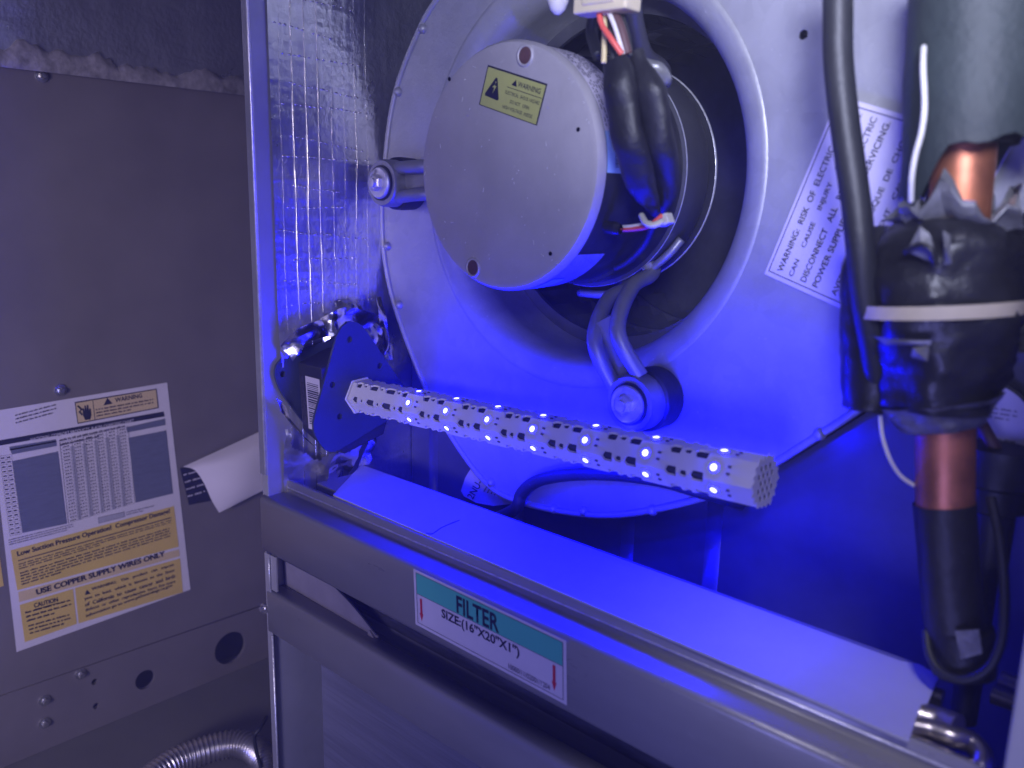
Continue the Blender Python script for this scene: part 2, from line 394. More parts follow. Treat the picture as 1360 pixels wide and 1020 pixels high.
crumple('foil_flap', [hx(492, 570, XF+.004), hx(488, 592, XF+.008), hx(478, 618, XF+.006)], (0, .006, .0), 27, .006)

# ------------------------------------------------------------------ front frame: filter rail, lower rail, stile, slot
fr = thing('cabinet_frame', 'grey painted front rails around the filter slot, carrying the green FILTER sticker', 'frame', (-.28, .30, ZF))
X0, X1 = -.5145, .06
def rail_profile():
    pts = [(.306, -.2470), (.3012, -.2462), (.300, -.2440), (.300, -.2090)]
    for i in range(1, 7):
        a = PI*.5*i/7; pts.append((.3030-.0030*math.cos(a), -.2090+.0030*math.sin(a)))
    pts += [(.3030, -.2060), (.3155, -.2056)]
    for i in range(1, 5):
        a = PI*.5*i/5; pts.append((.3155+.0022*math.sin(a), -.2034-.0022*math.cos(a)))
    pts += [(.3177, -.2034), (.3177, -.2016)]
    return pts
def sheet_x(pts, x0, x1, th=.0012, nx=1, wob=0):
    m = MB(); k = len(pts); vs = []
    for i in range(nx+1):
        x = x0+(x1-x0)*i/nx
        for (y, z) in pts: vs.append((x, y, z))
    fs = [(i*k+j, i*k+j+1, (i+1)*k+j+1, (i+1)*k+j) for i in range(nx) for j in range(k-1)]
    return m.add(vs, fs)
o = sheet_x(rail_profile(), X0, X1).build('upper_rail', 'rail', fr, 'wn')
so = o.modifiers.new('thick', 'SOLIDIFY'); so.thickness = .0012; so.offset = 0
# raised second flange behind the bend, with a bright fold
m = sheet_x([(.3172, -.2040), (.3170, -.2012), (.3174, -.1966), (.3180, -.1960), (.3196, -.1960), (.3200, -.1968), (.3200, -.206)], X0+.003, X1)
o = m.build('top_flange', 'rail', fr, 'wn'); so = o.modifiers.new('thick', 'SOLIDIFY'); so.thickness = .001
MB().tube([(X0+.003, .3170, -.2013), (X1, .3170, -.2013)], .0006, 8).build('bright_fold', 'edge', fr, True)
zl0, zl1 = -.3080, -.2765
m = sheet_x([(.312, zl1+.001), (.3015, zl1+.0008), (.3000, zl1-.0008), (.3000, zl0+.001), (.3012, zl0), (.310, zl0)], X0+.004, X1)
o = m.build('lower_rail', 'rail', fr, 'wn'); so = o.modifiers.new('thick', 'SOLIDIFY'); so.thickness = .0012; so.offset = 0
MB().box((X0+.0015, .3000, ZF+.0005), (-.5065, .3012, -.2475)).build('stile', 'rail', fr, bevel=.0004)
MB().box((-.5063, .3006, zl1+.0022), (-.4995, .3024, -.2478)).build('slot_jamb', 'rail', fr, bevel=.0004)
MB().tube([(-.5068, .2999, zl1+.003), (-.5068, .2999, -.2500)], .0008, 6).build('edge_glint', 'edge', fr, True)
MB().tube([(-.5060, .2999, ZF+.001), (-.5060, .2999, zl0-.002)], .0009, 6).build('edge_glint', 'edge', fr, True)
c = hy(351, 808, .2995); m = MB(); m.lathe([(0, .0036), (.0022, .0033), (.0026, .0012), (.0040, .001), (.0041, 0)], c, (0, -1, 0), 14); m.build('screw', 'screw', fr, 'auto')
# filter in its slot, bent card flap
fl = thing('air_filter', 'dark fibrous air filter seen in the slot under the FILTER sticker, card edge bent', 'filter', (-.28, .325, -.262))
MB().box((-.4985, .326, -.275), (X1, .345, -.2485)).build('filter_media', 'filterm', fl)
q = [hy(373, 742, .3125), hy(388, 744, .3118), hy(432, 768, .311), hy(470, 806, .3108), hy(502, 846, .3115), hy(495, 858, .3125), hy(455, 842, .313), hy(405, 812, .3135), hy(368, 786, .314)]
o = MB().add(q+[p+V((0, .0008, 0)) for p in q], [tuple(range(9)), tuple(range(17, 8, -1))]+[(i, (i+1) % 9, (i+1) % 9+9, i+9) for i in range(9)]).build('card_flap', 'flap', fl)
a = [hy(395, 748, .3105), hy(430, 765, .310), hy(470, 805, .310), hy(500, 843, .3108)]
MB().tube(catmull(a, 5), .0007, 6).build('flap_fold', 'ink', fl, True)
MB().obox(hy(494, 848, .3105), (.0035, 0, -.0028), (.0012, 0, .0022), (0, .0008, 0)).build('folded_tab', 'flap', fl, bevel=.0005)

# FILTER sticker
YL = .2993-.0004
def Q(x, y, Y=YL): return hy(x, y, Y)
fb, frr, ftl = Q(552, 829), Q(753, 937), Q(549, 755)
O = fb; U = frr-fb; W = ftl-fb
fs_ = link('filter_sticker', MB().add([O, O+U, O+U+W, O+W], [(0, 1, 2, 3)]).mesh(), 'sticker', fr, label='white FILTER sticker with a green band and red arrows')
n = V((0, -.00015, 0))
def fq(s0, t0, s1, t1): return [O+n+U*s0+W*t0, O+n+U*s1+W*t0, O+n+U*s1+W*t1, O+n+U*s0+W*t1]
link('green_band', MB().add(fq(.022, .585, .978, .945), [(0, 1, 2, 3)]).mesh(), 'teal', fs_)
m = MB(); lw = .006
for s0, t0, s1, t1 in ((.02, .055, .98, .065), (.02, .945, .98, .955), (.018, .055, .022, .955), (.978, .055, .982, .955), (.02, .575, .98, .585)): m.add(fq(s0, t0, s1, t1), [(0, 1, 2, 3)])
m.build('border_line', 'greyink', fs_)
n2 = n*2
text('lettering', 'FILTER', O+n2+U*.315+W*.60, U*.285, W*.295, 'ink', fs_, .024)
text('lettering', "SIZE:(16''X20''X1'')", O+n2+U*.205+W*.335, U*.52, W*.205, 'ink', fs_, .022)
text('lettering', '10000/11/02001/1204', O+n2+U*.655+W*.10, U*.25, W*.085, 'ink', fs_)
for s, t0, t1 in ((.052, .12, .52), (.93, .13, .53)):
    m = MB(); m.add([O+n2+U*(s-.008)+W*(t0+.14), O+n2+U*(s+.008)+W*(t0+.14), O+n2+U*(s+.008)+W*t1, O+n2+U*(s-.008)+W*t1], [(0,1,2,3)])
    m.add([O+n2+U*(s-.014)+W*(t0+.14), O+n2+U*s+W*t0, O+n2+U*(s+.014)+W*(t0+.14)], [(0,1,2)]); m.build('red_arrow', 'red', fs_)

# ------------------------------------------------------------------ evaporator coil: white top plate, tubes
ZS = -.1950
co = thing('evaporator_coil', 'coil with a long white top plate behind the front rail', 'coil', (-.28, .353, -.33))
pn = [hz(x, y, ZS) for x, y in ((1207, 983), (1223, 936), (1232, 934), (1247, 897), (1220, 882), (1197, 878))]
loop = [(-.4570, .3206)]+[(p.x, p.y) for p in pn]+[(-.4980, .3755)]
link('top_plate', fill2d([loop], .0012, Matrix.Translation((0, 0, ZS))), 'white', co, bevel=.0003)
MB().box((-.49, .330, ZF+.0005), (-.096, .380, ZS-.0022)).build('coil_body', 'darkwall', co)
def tube(name, pts, r, m, parent, n=14, sm=8, label=None): return MB().tube(catmull(pts, sm), r, n).build(name, m, parent, 'auto', label=label)
zt = ZS-.006
tube('tube_bend', [hz(1195, 962, zt), hz(1232, 968, zt), hz(1262, 978, zt), hz(1288, 985, zt-.001), hz(1304, 1003, zt-.003), hz(1300, 1022, zt-.006), hz(1262, 1018, zt-.010)], .0042, 'tin', co)
tube('tube_stub', [hz(1218, 950, zt), hz(1246, 958, zt), hz(1272, 968, zt+.001)], .0058, 'tin', co)
tube('tube_bend', [hz(1198, 985, zt-.004), hz(1222, 993, zt-.004), hz(1262, 1012, zt-.004), hz(1285, 1020, zt-.004)], .0040, 'tin', co)
tube('tube_stub', [hz(1235, 922, zt), hz(1252, 928, zt)], .0040, 'tin', co)
tube('tube_stub', [hz(1330, 903, zt+.002), hz(1352, 912, zt+.002), hz(1400, 930, zt+.002)], .0044, 'tin', co)
tube('tube_stub', [hz(1318, 922, zt), hz(1345, 932, zt), hz(1400, 955, zt)], .0040, 'tin', co)
tube('pencil_mark', [hz(566, 708, ZS+.0001), hz(574, 709, ZS+.0001), hz(588, 700, ZS+.0001), hz(610, 691, ZS+.0001)], .0003, 'ink', co, 6)
MB().add([hy(794, 876, .2996), hy(802, 874, .2996), hy(804, 886, .2996), hy(799, 896, .2996), hy(795, 886, .2996)], [(0, 1, 2, 3, 4)]).build('paint_smear', 'wred', fr)
# near right-hand post
MB().box((-.0475, .296, ZF+.0005), (-.040, .3035, .40)).build('corner_post', 'white', fr, bevel=.001)

# ------------------------------------------------------------------ blower housing
YBL = .405
bl = thing('blower', 'galvanised scroll blower housing with a round inlet ring behind the motor', 'blower', (-.33, .50, -.19))
OUT = [(650, -60), (610, -38), (580, 0), (556, 42), (525, 125), (512, 215), (508, 300), (517, 375), (540, 450), (575, 535), (612, 598), (650, 645), (690, 666), (760, 681), (830, 683), (930, 662), (1000, 632), (1088, 578), (1145, 540), (1235, 470)]
pts = [hy(x, y, YBL) for x, y in OUT]
sp = catmull(pts, 6)
out2 = [(p.x, p.z) for p in sp]
AX = (-.3300, .0150); RO, RI = .1256, .1075
top = [(-.080, .02), (-.070, .30), (-.36, .30), (-.44, .22)]
mt = Matrix(((1, 0, 0, 0), (0, 0, -1, YBL), (0, 1, 0, 0), (0, 0, 0, 1)))
hole_big = circ(AX[0], AX[1], RO, n=96); sh = hy(1067, 46, YBL); hole_s = circ(sh.x, sh.z, .0023, n=14)
link('side_plate', fill2d([out2+top, hole_big, hole_s], .0012, mt), 'galv', bl)
ring = [(RO+.0012, -.0004)]
for i in range(0, 13):
    a = PI/2*i/12; ring.append((RI+(RO-RI)*(1-math.sin(a)), 0.0006-.020*(1-math.cos(a))))
ring += [(RI+.0004, -.030), (RI-.0004, -.046)]
# bell mouth: axis points to the front
MB().lathe(ring, (AX[0], YBL, AX[1]), (0, -1, 0), 96).build('inlet_ring', 'galv', bl, True)
MB().tube(sp, .0022, 10).build('rolled_rim', 'galv', bl, True)
m = MB()
for p, q in zip(sp[:-1], sp[1:]): m.add([p+V((0, .003, 0)), q+V((0, .003, 0)), q+V((0, .19, 0)), p+V((0, .19, 0))], [(0, 1, 2, 3)])
m.build('scroll_wrapper', 'galv_dark', bl, True, weld=True)
for x, y in ((561, 38), (528, 122), (514, 327), (530, 405), (652, 641), (735, 676), (775, 679), (866, 678), (1088, 577)):
    p = hy(x, y, YBL-.001); m = MB(); m.lathe([(0, .0026), (.0015, .0025), (.0024, .0016), (.0032, .0003), (.0034, -.001)], p, (0, -1, 0), 12)
    m.build('rivet', 'galv', bl, True)
# bulkhead under the blower
bh = [(AX[0]+(p.x-AX[0])*1.006, AX[1]+(p.z-AX[1])*1.006) for p in sp if p.z < -.045]
bh = [(-.506, bh[0][1])]+bh+[(-.046, bh[-1][1]+.005), (-.046, ZF+.0005), (-.506, ZF+.0005)]
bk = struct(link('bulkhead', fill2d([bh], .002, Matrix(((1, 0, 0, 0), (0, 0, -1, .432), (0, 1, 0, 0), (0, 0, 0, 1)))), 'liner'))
for x in (588, 700, 845, 958):
    c = hy(x, 720, .4425); zt_ = min((p.z for p in sp if abs(p.x-c.x) < .03 and p.z < -.04), default=-.1)+.006
    MB().tube([(c.x, .4425, ZF+.001), (c.x, .4425, zt_)], .0118, 28).build('streak_rib', 'liner', bk, True)  # ridge added so the lamp draws soft vertical light streaks
# blower wheel
m = MB()
for i in range(44):
    a = 2*PI*i/44; r0, r1 = .100, .116
    c0 = V((AX[0]+r0*math.cos(a), 0, AX[1]+r0*math.sin(a))); c1 = V((AX[0]+r1*math.cos(a+.16), 0, AX[1]+r1*math.sin(a+.16)))
    m.add([c0+V((0, YBL+.046, 0)), c1+V((0, YBL+.046, 0)), c1+V((0, .60, 0)), c0+V((0, .60, 0))], [(0, 1, 2, 3)])
m.build('fan_blade', 'wheel', bl, kind='stuff')
m = MB()
for y in (YBL+.046, .50, .56): m.lathe([(.099, 0), (.117, 0), (.117, .003), (.099, .003), (.099, 0)], (AX[0], y, AX[1]), (0, 1, 0), 60)
m.build('wheel_hoop', 'wheel', bl, 'auto')
m = MB(); m.lathe([(0, 0), (.122, 0), (.122, .002), (0, .002)], (AX[0], .602, AX[1]), (0, 1, 0), 60); m.build('wheel_back', 'wheel', bl, 'auto')
# warning sticker on the side plate
YSK = YBL-.0006-.0006
s0, s1, s3 = hy(1015, 364, YSK), hy(1103, 152, YSK), hy(1141, 421, YSK)
U = s1-s0; W = s0-s3
U = U*1.11; Wd = -W*1.5
st = link('warning_sticker', MB().add([s0, s0+U, s0+U+Wd, s0+Wd], [(0, 1, 2, 3)]).mesh(), 'sticker', bl, label='white shock warning sticker in English and French')
Lx = U.normalized(); Ux = U; n = V((0, -.00025, 0))
def sq(a, b, c, d): return [s0+n+U*a+Wd*b, s0+n+U*c+Wd*b, s0+n+U*c+Wd*d, s0+n+U*a+Wd*d]
m = MB()
for r in ((.025, .018, .03, .98), (.97, .018, .975, .98), (.025, .018, .975, .024), (.025, .975, .975, .98)): m.add(sq(*r), [(0, 1, 2, 3)])
m.build('border_line', 'ink', st)
LN = ['WARNING:  RISK  OF  ELECTRIC  SHOCK', 'CAN     CAUSE     INJURY     OR     DEATH.', 'DISCONNECT   ALL   REMOTE   ELECTRIC', 'POWER SUPPLIES BEFORE SERVICING.', '',
      'AVERTISSEMENT:  RISQUE  DE  CHOCS', '\u00c9LECTRIQUES   PEUT   CAUSER   DES', 'BLESSURES  OU  ENTRAINER  LA  MORT.']
for i, l in enumerate(LN):
    if not l: continue
    t = (.075+.083*i) if i < 4 else (.075+.083*(i-.42))
    text('lettering', l, s0+n+U*.05+Wd*(t+.036), U*.90, -Wd*.040, 'ink', st, .012)

# ------------------------------------------------------------------ motor
YM = .3465; MC = V((-.3304, YM, .0183)); MR = .0665; AXY = (0, 1, 0)
mo = thing('blower_motor', 'round motor with grey end face and yellow sticker, hung in the blower inlet', 'motor', (MC.x, .40, MC.z))
m = MB(); m.lathe([(0, 0), (MR-.004, 0), (MR-.0015, .0006), (MR, .0030), (MR, .0062), (MR-.0012, .0066)], MC, AXY, 96); m.build('end_shell', 'motorface', mo, 'auto')
m = MB(); m.lathe([(MR-.0011, .0065), (MR-.0011, .0320), (MR-.0026, .0335), (MR-.0026, .062), (MR-.0006, .0625), (MR-.0006, .078)], MC, AXY, 96); m.build('motor_body', 'motordark', mo, 'auto')
m = MB(); m.lathe([(MR-.0006, .0779), (MR+.0016, .0782), (MR+.0018, .080), (MR+.0018, .101), (MR+.001, .103), (MR-.006, .104)], MC, AXY, 96); m.build('mounting_band', 'band', mo, 'auto')
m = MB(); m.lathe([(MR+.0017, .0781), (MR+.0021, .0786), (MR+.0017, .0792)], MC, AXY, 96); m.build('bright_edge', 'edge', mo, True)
m = MB(); m.lathe([(MR-.006, .104), (MR-.004, .112), (MR+.0004, .1125), (MR+.0008, .1135), (0, .1140)], MC, AXY, 96); m.build('rear_shell', 'motordark', mo, 'auto')
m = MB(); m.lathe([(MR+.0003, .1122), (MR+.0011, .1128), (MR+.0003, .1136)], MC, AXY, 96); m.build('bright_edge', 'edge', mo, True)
# recessed corner screws
for x, y in ((699, 68), (626, 364)):
    c = hy(x, y, YM); dr = (c-MC); dr.y = 0; dn = dr.normalized(); c = MC+dn*(MR-.0075)
    m = MB(); m.lathe([(.0058, -.0002), (.0056, .0009), (.0047, .0010), (.0042, .0003)], c, (0, -1, 0), 20); m.build('screw_boss', 'motorface', mo, True)
    m = MB(); m.lathe([(.0043, .0004), (.0036, .0007), (.0018, .0006), (.0012, .0004), (0, .0004)], c, (0, -1, 0), 16); m.build('screw', 'wbrown', mo, True)
for x, y in ((768, 172), (597, 105), (731, 337)):
    c = hy(x, y, YM); m = MB(); m.lathe([(0, .0004), (.0010, .0004), (.0012, .0001)], c, (0, -1, 0), 10); m.build('pin_hole', 'holeshade', mo)
m = MB(); rnd = random.Random(15)
for i in range(46):
    a = rnd.uniform(0, 2*PI); r = MR*math.sqrt(rnd.uniform(.02, .95)); x, z = MC.x+r*math.cos(a), MC.z+r*math.sin(a); l = rnd.choice((.0006, .0008, .0012, .0025)); t = rnd.uniform(0, PI)
    if abs(x-hy(680, 126, YM).x) < .02 and abs(z-hy(680, 126, YM).z) < .014: continue
    u_, v_ = V((math.cos(t), 0, math.sin(t))), V((-math.sin(t), 0, math.cos(t)))
    m.obox((x, YM-.00005, z), u_*l*.5, v_*.00022, (0, .0001, 0))
m.build('nick', 'edge', mo, kind='stuff')
# yellow sticker
Ys = YM-.0002
k0, k1, k3 = hy(636, 139, Ys), hy(713, 167, Ys), hy(648, 86, Ys)
U = k1-k0; W = k3-k0; n = V((0, -.00012, 0))
def kq(a, b, c, d, z=1): return [k0+n*z+U*a+W*b, k0+n*z+U*c+W*b, k0+n*z+U*c+W*d, k0+n*z+U*a+W*d]
ms = link('motor_sticker', MB().add([k0, k0+U, k0+U+W, k0+W], [(0, 1, 2, 3)]).mesh(), 'ink', mo, label='yellow shock warning sticker with a triangle')
link('sticker_face', MB().add(kq(.018, .02, .982, .955), [(0, 1, 2, 3)]).mesh(), 'lime', ms)
m = MB(); P = lambda a, b, z=2: k0+n*z+U*a+W*b
m.add([P(.07, .27), P(.30, .25), P(.31, .30), P(.215, .76), P(.185, .77), P(.065, .33)], [(0, 1, 2, 3, 4, 5)]); m.build('triangle_symbol', 'ink', ms)
m = MB(); m.add([P(.195, .68, 3), P(.205, .62, 3), P(.165, .52, 3), P(.2, .53, 3), P(.19, .37, 3), P(.23, .58, 3), P(.195, .57, 3), P(.215, .67, 3)], [tuple(range(8))]); m.build('lightning_symbol', 'lime', ms)
m = MB(); m.add([P(.46, .72), P(.55, .71), P(.515, .87)], [(0, 1, 2)]); m.add(kq(.40, .635, .98, .65, 2), [(0, 1, 2, 3)]); m.build('header_rule', 'ink', ms)
text('lettering', 'WARNING', P(.56, .72), U*.37, W*.13, 'ink', ms, .01)
text('lettering', 'ELECTRICAL  SHOCK HAZARD', P(.39, .475), U*.57, W*.085, 'ink', ms, .008)
text('lettering', 'DO NOT   OPEN', P(.50, .29), U*.32, W*.085, 'ink', ms, .008)
text('lettering', 'HIGH VOLTAGE  INSIDE', P(.40, .12), U*.50, W*.085, 'ink', ms, .008)
# paper label round the shell, blue sticker below
def shell_patch(a0, a1, h0, h1, r, nn=24):
    m = MB(); vs = []
    for i in range(nn+1):
        a = math.radians(a0+(a1-a0)*i/nn)
        for h in (h0, h1): vs.append((MC.x+r*math.cos(a), YM+h, MC.z+r*math.sin(a)))
    return m.add(vs, [(2*i, 2*i+1, 2*i+3, 2*i+2) for i in range(nn)])
lab = shell_patch(16, 96, .0075, .030, MR-.0006).build('rating_label', 'sticker', mo, True, label='white rating label wrapped round the shell')
m = MB(); rnd = random.Random(3)
for r in range(9):
    h = .0090+r*.0022; a = 18
    while a < 93:
        d = rnd.uniform(.6, 3); 
        if rnd.random() < .8: 
            q = shell_patch(a, a+d, h, h+.0007, MR-.0003, 2); m.add(q.v, q.f)
        a += d+rnd.uniform(.4, 1.2)
m.build('fine_print', 'ink', lab)
bs = shell_patch(-2, 16, .0075, .030, MR-.0006).build('barcode_label', 'skyblue', mo, True, label='pale blue barcode label')
m = MB()
for r in range(22):
    a = .5+r*.62; q = shell_patch(a, a+rnd.uniform(.15, .5), .014, .026, MR-.0003, 1); m.add(q.v, q.f)
m.build('bar_code', 'ink', bs)
shell_patch(-98, -42, .0070, .032, MR-.0007).build('foil_label', 'motorside', mo, True, label='silver speckled label under the shell')
shell_patch(-86, -62, .0090, .020, MR-.0002).build('blue_sticker', 'skyblue', mo, True, label='small bright blue sticker under the shell')
# arms, lugs, bolts
YLG = .376
def lug(px, ang, seed):
    c = hy(px[0], px[1], YLG) if px else V((MC.x+.145*math.cos(ang), YLG, MC.z+.145*math.sin(ang)))
    d = (MC-c); d.y = 0; d.normalize(); tq = V((-d.z, 0, d.x))
    ar = thing_part = MB()
    band0 = V((MC.x, YM+.090, MC.z))-d*(MR-.001)
    start = V((band0.x, band0.y, band0.z))
    for sgn in (-1, 1):
        pth = [start+tq*sgn*.011+d*.0, start+tq*sgn*.0105-d*.007+V((0, -.006, 0)), start+tq*sgn*.010-d*.014+V((0, -.030, 0)),
               c+d*.040+tq*sgn*.0088+V((0, .004, 0)), c+d*.012+tq*sgn*.0095+V((0, .007, 0))]
        ar.tube(catmull(pth, 8), .0046, 10)
    e0 = c+d*.050+V((0, .0075, 0)); e1 = c+V((0, .010, 0))
    ar.add([e0+tq*.007, e0-tq*.007, e1-tq*.010, e1+tq*.010, e0+tq*.007+V((0,.003,0)), e0-tq*.007+V((0,.003,0)), e1-tq*.010+V((0,.003,0)), e1+tq*.010+V((0,.003,0))],
           [(0,1,2,3),(7,6,5,4),(0,4,5,1),(1,5,6,2),(2,6,7,3),(3,7,4,0)])
    ar.lathe([(.0100, .001), (.0150, .001), (.0160, .0035), (.0160, .015), (.0140, .0165)], c, AXY, 40)
    a = ar.build('support_arm', 'armm' if px else 'band', mo, 'auto')
    m = MB(); m.lathe([(.0060, -.0004), (.0118, -.0002), (.0120, .002), (.0150, .004), (.0150, .012), (.0178, .0135), (.0182, .018), (.0178, YBL-YLG-.0012)], c, AXY, 40); m.build('rubber_grommet', 'rubber', a, 'auto')
    m = MB(); m.lathe([(.0048, -.0022), (.0098, -.0022), (.0106, -.0012), (.0106, .0002)], c, AXY, 32); m.build('washer', 'washer', a, 'auto')
    m = MB(); hexbolt(m, c+V((0, -.002, 0)), (0, -1, 0), .0056, .0042); m.lathe([(0, .0062), (.0030, .0060), (.0034, .004)], c+V((0, -.002, 0)), (0, -1, 0), 16)
    m.lathe([(.0095, .0005), (.0085, .0012), (.0070, .0012)], c+V((0, -.0022, 0)), (0, -1, 0), 16, .2, 2.2)
    m.build('bolt', 'washer', a, 'auto')
lug((505, 243), 0, 1); lug((834, 537), 0, 2); lug(None, math.radians(61), 3)
# clamp screw on the band
m = MB(); c = hy(862, 352, .430); m.lathe([(0, .004), (.0035, .0035), (.004, 0)], c, (0, -1, 0), 12); m.build('clamp_screw', 'washer', mo, 'auto')
m = MB(); m.tube(catmull([hy(770, 389, .44), hy(820, 388, .432), (hy(880, 345, .43)), hy(905, 318, .435)], 6), .0026, 8); m.build('clamp_rod', 'armm', mo, True)

# ------------------------------------------------------------------ lamp stick
S0 = hx(466, 519, -.473); S1 = hy(1003, 632.5, S0.y-.003); d = (S1-S0).normalized(); Lk = (S1-S0).length
up = V((0, 0, 1)); t1 = (up-d*up.dot(d)).normalized(); fw = d.cross(t1)         # t1 up, fw: +-Y
if fw.y > 0: fw = -fw
HS = .0124; AP = HS*math.sqrt(3)/2
def nrm(k):
    a = math.radians(26.5+60*k); return fw*math.cos(a)+t1*math.sin(a)
P0 = S0-nrm(0)*AP
def along(x, y):      # where a line of sight passes closest to the lit front strip
    r = ray(x, y); a, b, c = r.dot(r), r.dot(d), 1; w0 = -S0
    return (a*d.dot(w0)-b*r.dot(w0))/(a*c-b*b)
lp = thing('uv_lamp', 'six-sided white lamp stick with rows of blue LEDs on a dark blue bracket', 'lamp', P0)
core = MB(); hexp = [P0+(nrm(k)+nrm(k+1)).normalized()*(HS-.0021) for k in range(6)]
core.prism(hexp, d*(Lk-.012)); core.build('core', 'pcbdark', lp)
LED = [along(x, y) for x, y in ((543, 533), (593, 543), (648, 555), (708, 568), (778, 582.5), (858, 600.5), (948.5, 620.5))]
print('LED', [round(v, 4) for v in LED], Lk)
def strip_loop(k):
    rnd = random.Random(40+k); top = []
    segs = [(.004, .010), (.0125, .016), (.019, .028), (.030, .0335), (.036, .046), (.048, .0515), (.053, .0585)]
    for i, s in enumerate(LED[:-1]):
        e = LED[i+1]-s; segs += [(s+e*.33, s+e*.50), (s+e*.54, s+e*.65), (s+e*.70, s+e*.89)]
    pts = [(0., 0.)]
    for i, (a, b) in enumerate(segs):
        dp = .0029 if (b-a) > .0045 else .0019
        pts += [(a, 0.), (a+.0004, dp*.7), (a+.0009, dp), (b-.0009, dp), (b-.0004, dp*.7), (b, 0.)]
    pts.append((Lk, 0.))
    bot = [(x, -HS/2+y) for x, y in pts]; topp = [(x, HS/2-y) for x, y in reversed(pts)]
    return bot+topp
dome = MB(); dome.lathe([(.00175, .00055), (.0012, .00072), (.0006, .00080), (0, .00082)], (0, 0, 0), (0, 0, 1), 12)
dome_me = dome.mesh(); dome_me.materials.append(M['led'])
for p in dome_me.polygons: p.use_smooth = True
res = MB(); res.box((.0070, .0012, 0), (.0086, .0022, .0006)); res.box((.0070, -.0022, 0), (.0086, -.0012, .0006))
res.lathe([(.0022, 0), (.0022, .0005), (.00177, .00054)], (0, 0, 0), (0, 0, 1), 12)
res_me = res.mesh(); res_me.materials.append(M['greyink'])
for k in range(6):
    nn = nrm(k); bb = nn.cross(d)
    if k == 0 and bb.z < 0: pass
    mt = frame(P0+nn*AP, d, nn.cross(d))
    if (mt.to_3x3()@V((0, 0, 1))).dot(nn) < 0: mt = frame(P0+nn*AP, d, -nn.cross(d))
    fo = link('led_board', fill2d([strip_loop(k)], .0012, mt), 'pcb', lp)
    for s in LED:
        off = (0, .0, 0)
        loc = mt@V((s, 0, .0001)); rot = mt.to_3x3().to_4x4()
        for nm, me_ in (('led', dome_me), ('led_parts', res_me)):
            o = bpy.data.objects.new(nm, me_); C.objects.link(o); o.parent = fo
            o.matrix_local = Matrix.Translation(loc-P0)@rot
# end cap: perforated hexagon with torn teeth
mt = frame(P0+d*(Lk+.0004), fw, t1)
if (mt.to_3x3()@V((0, 0, 1))).dot(d) < 0: mt = frame(P0+d*(Lk+.0004), -fw, t1)
rnd = random.Random(5); hexl = []
sx = 1 if (mt.to_3x3()@V((1, 0, 0))).dot(fw) > 0 else -1
for k in range(6):
    for j in range(7):
        a0 = math.radians(26.5+30+60*k); a1 = a0+PI/3; t = j/7
        x = (math.cos(a0)*(1-t)+math.cos(a1)*t)*HS*1.06; y = (math.sin(a0)*(1-t)+math.sin(a1)*t)*HS*1.06; s = 1+(.13 if j % 2 else -.06)*rnd.uniform(.4, 1.3)
        hexl.append((sx*x*s, y*s))
hl = [hexl]
for i in range(-3, 4):
    for j in range(-3, 4):
        x, y = (i+.5*(j % 2))*.0042, j*.0035
        if math.hypot(x, y) < .0082: hl.append(circ(x, y, .0011, .0017, 8, .2))
link('end_cap', fill2d(hl, .00035, mt), 'pcb', lp)
m = MB(); m.prism([P0+d*(Lk-.0011)+(nrm(k)+nrm(k+1)).normalized()*(HS-.0012) for k in range(6)], d*.0005); m.build('cap_shade', 'holeshade', lp)  # dark plate paints the shade inside the cap's perforations
# collar at the bracket
m = MB(); hexo = [P0-d*.004+(nrm(k)+nrm(k+1)).normalized()*(HS+.0015) for k in range(6)]
m.prism(hexo, d*.003); m.build('base_collar', 'pcb', lp, bevel=.0006)
# bracket plates (rounded three-cornered) and casing between them
def tri_plate(X, corners, rad, th, holes, name, m, parent):
    c2 = [(p.y, p.z) for p in corners]; cx = sum(p[0] for p in c2)/3; cz = sum(p[1] for p in c2)/3; lp_ = []
    K = len(c2)
    for i in range(K):
        p, a, b = V(c2[i]).to_3d(), V(c2[i-1]).to_3d(), V(c2[(i+1) % K]).to_3d()
        da, db = (a-p).normalized(), (b-p).normalized()
        for t in (0, .25, .5, .75, 1):
            q = (p+da*rad)*(1-t)**2+p*2*t*(1-t)+(p+db*rad)*t*t; lp_.append((q.x, q.y))
    mt_ = Matrix(((0, 0, 1, X), (1, 0, 0, 0), (0, 1, 0, 0), (0, 0, 0, 1)))
    return link(name, fill2d([lp_]+[circ(h[0], h[1], h[2], n=14) for h in holes], th, mt_), m, parent, bevel=.0003)
XQ = -.4745
g = lambda x, y, X: hx(x, y, X)
hq = [(hx(x, y, XQ).y, hx(x, y, XQ).z, .0022) for x, y in ((441.5, 511), (451, 553), (504, 486), (464, 451))]
tri_plate(XQ, [g(476, 424, XQ), g(452, 430, XQ), g(413, 572, XQ), g(437, 606, XQ), g(552, 536, XQ)], .010, .002, hq, 'bracket_plate', 'navy', lp)
XR = XW+.0045
hb = [(hx(375.5, 497, XR).y, hx(375.5, 497, XR).z, .0022)]
tri_plate(XR, [g(363, 494, XR), g(372, 476, XR), g(470, 438, XR), g(500, 540, XR), g(425, 590, XR), g(372, 520, XR)], .006, .002, hb, 'bracket_plate', 'navy', lp)
MB().prism([(XR+.0005, y, z) for y, z in ((.3270, -.112), (.3290, -.160), (.345, -.176), (.380, -.168), (.392, -.135), (.375, -.108), (.352, -.104))], (XQ-.002-XR-.0005, 0, 0)).build('casing', 'blackbox', lp, bevel=.001)
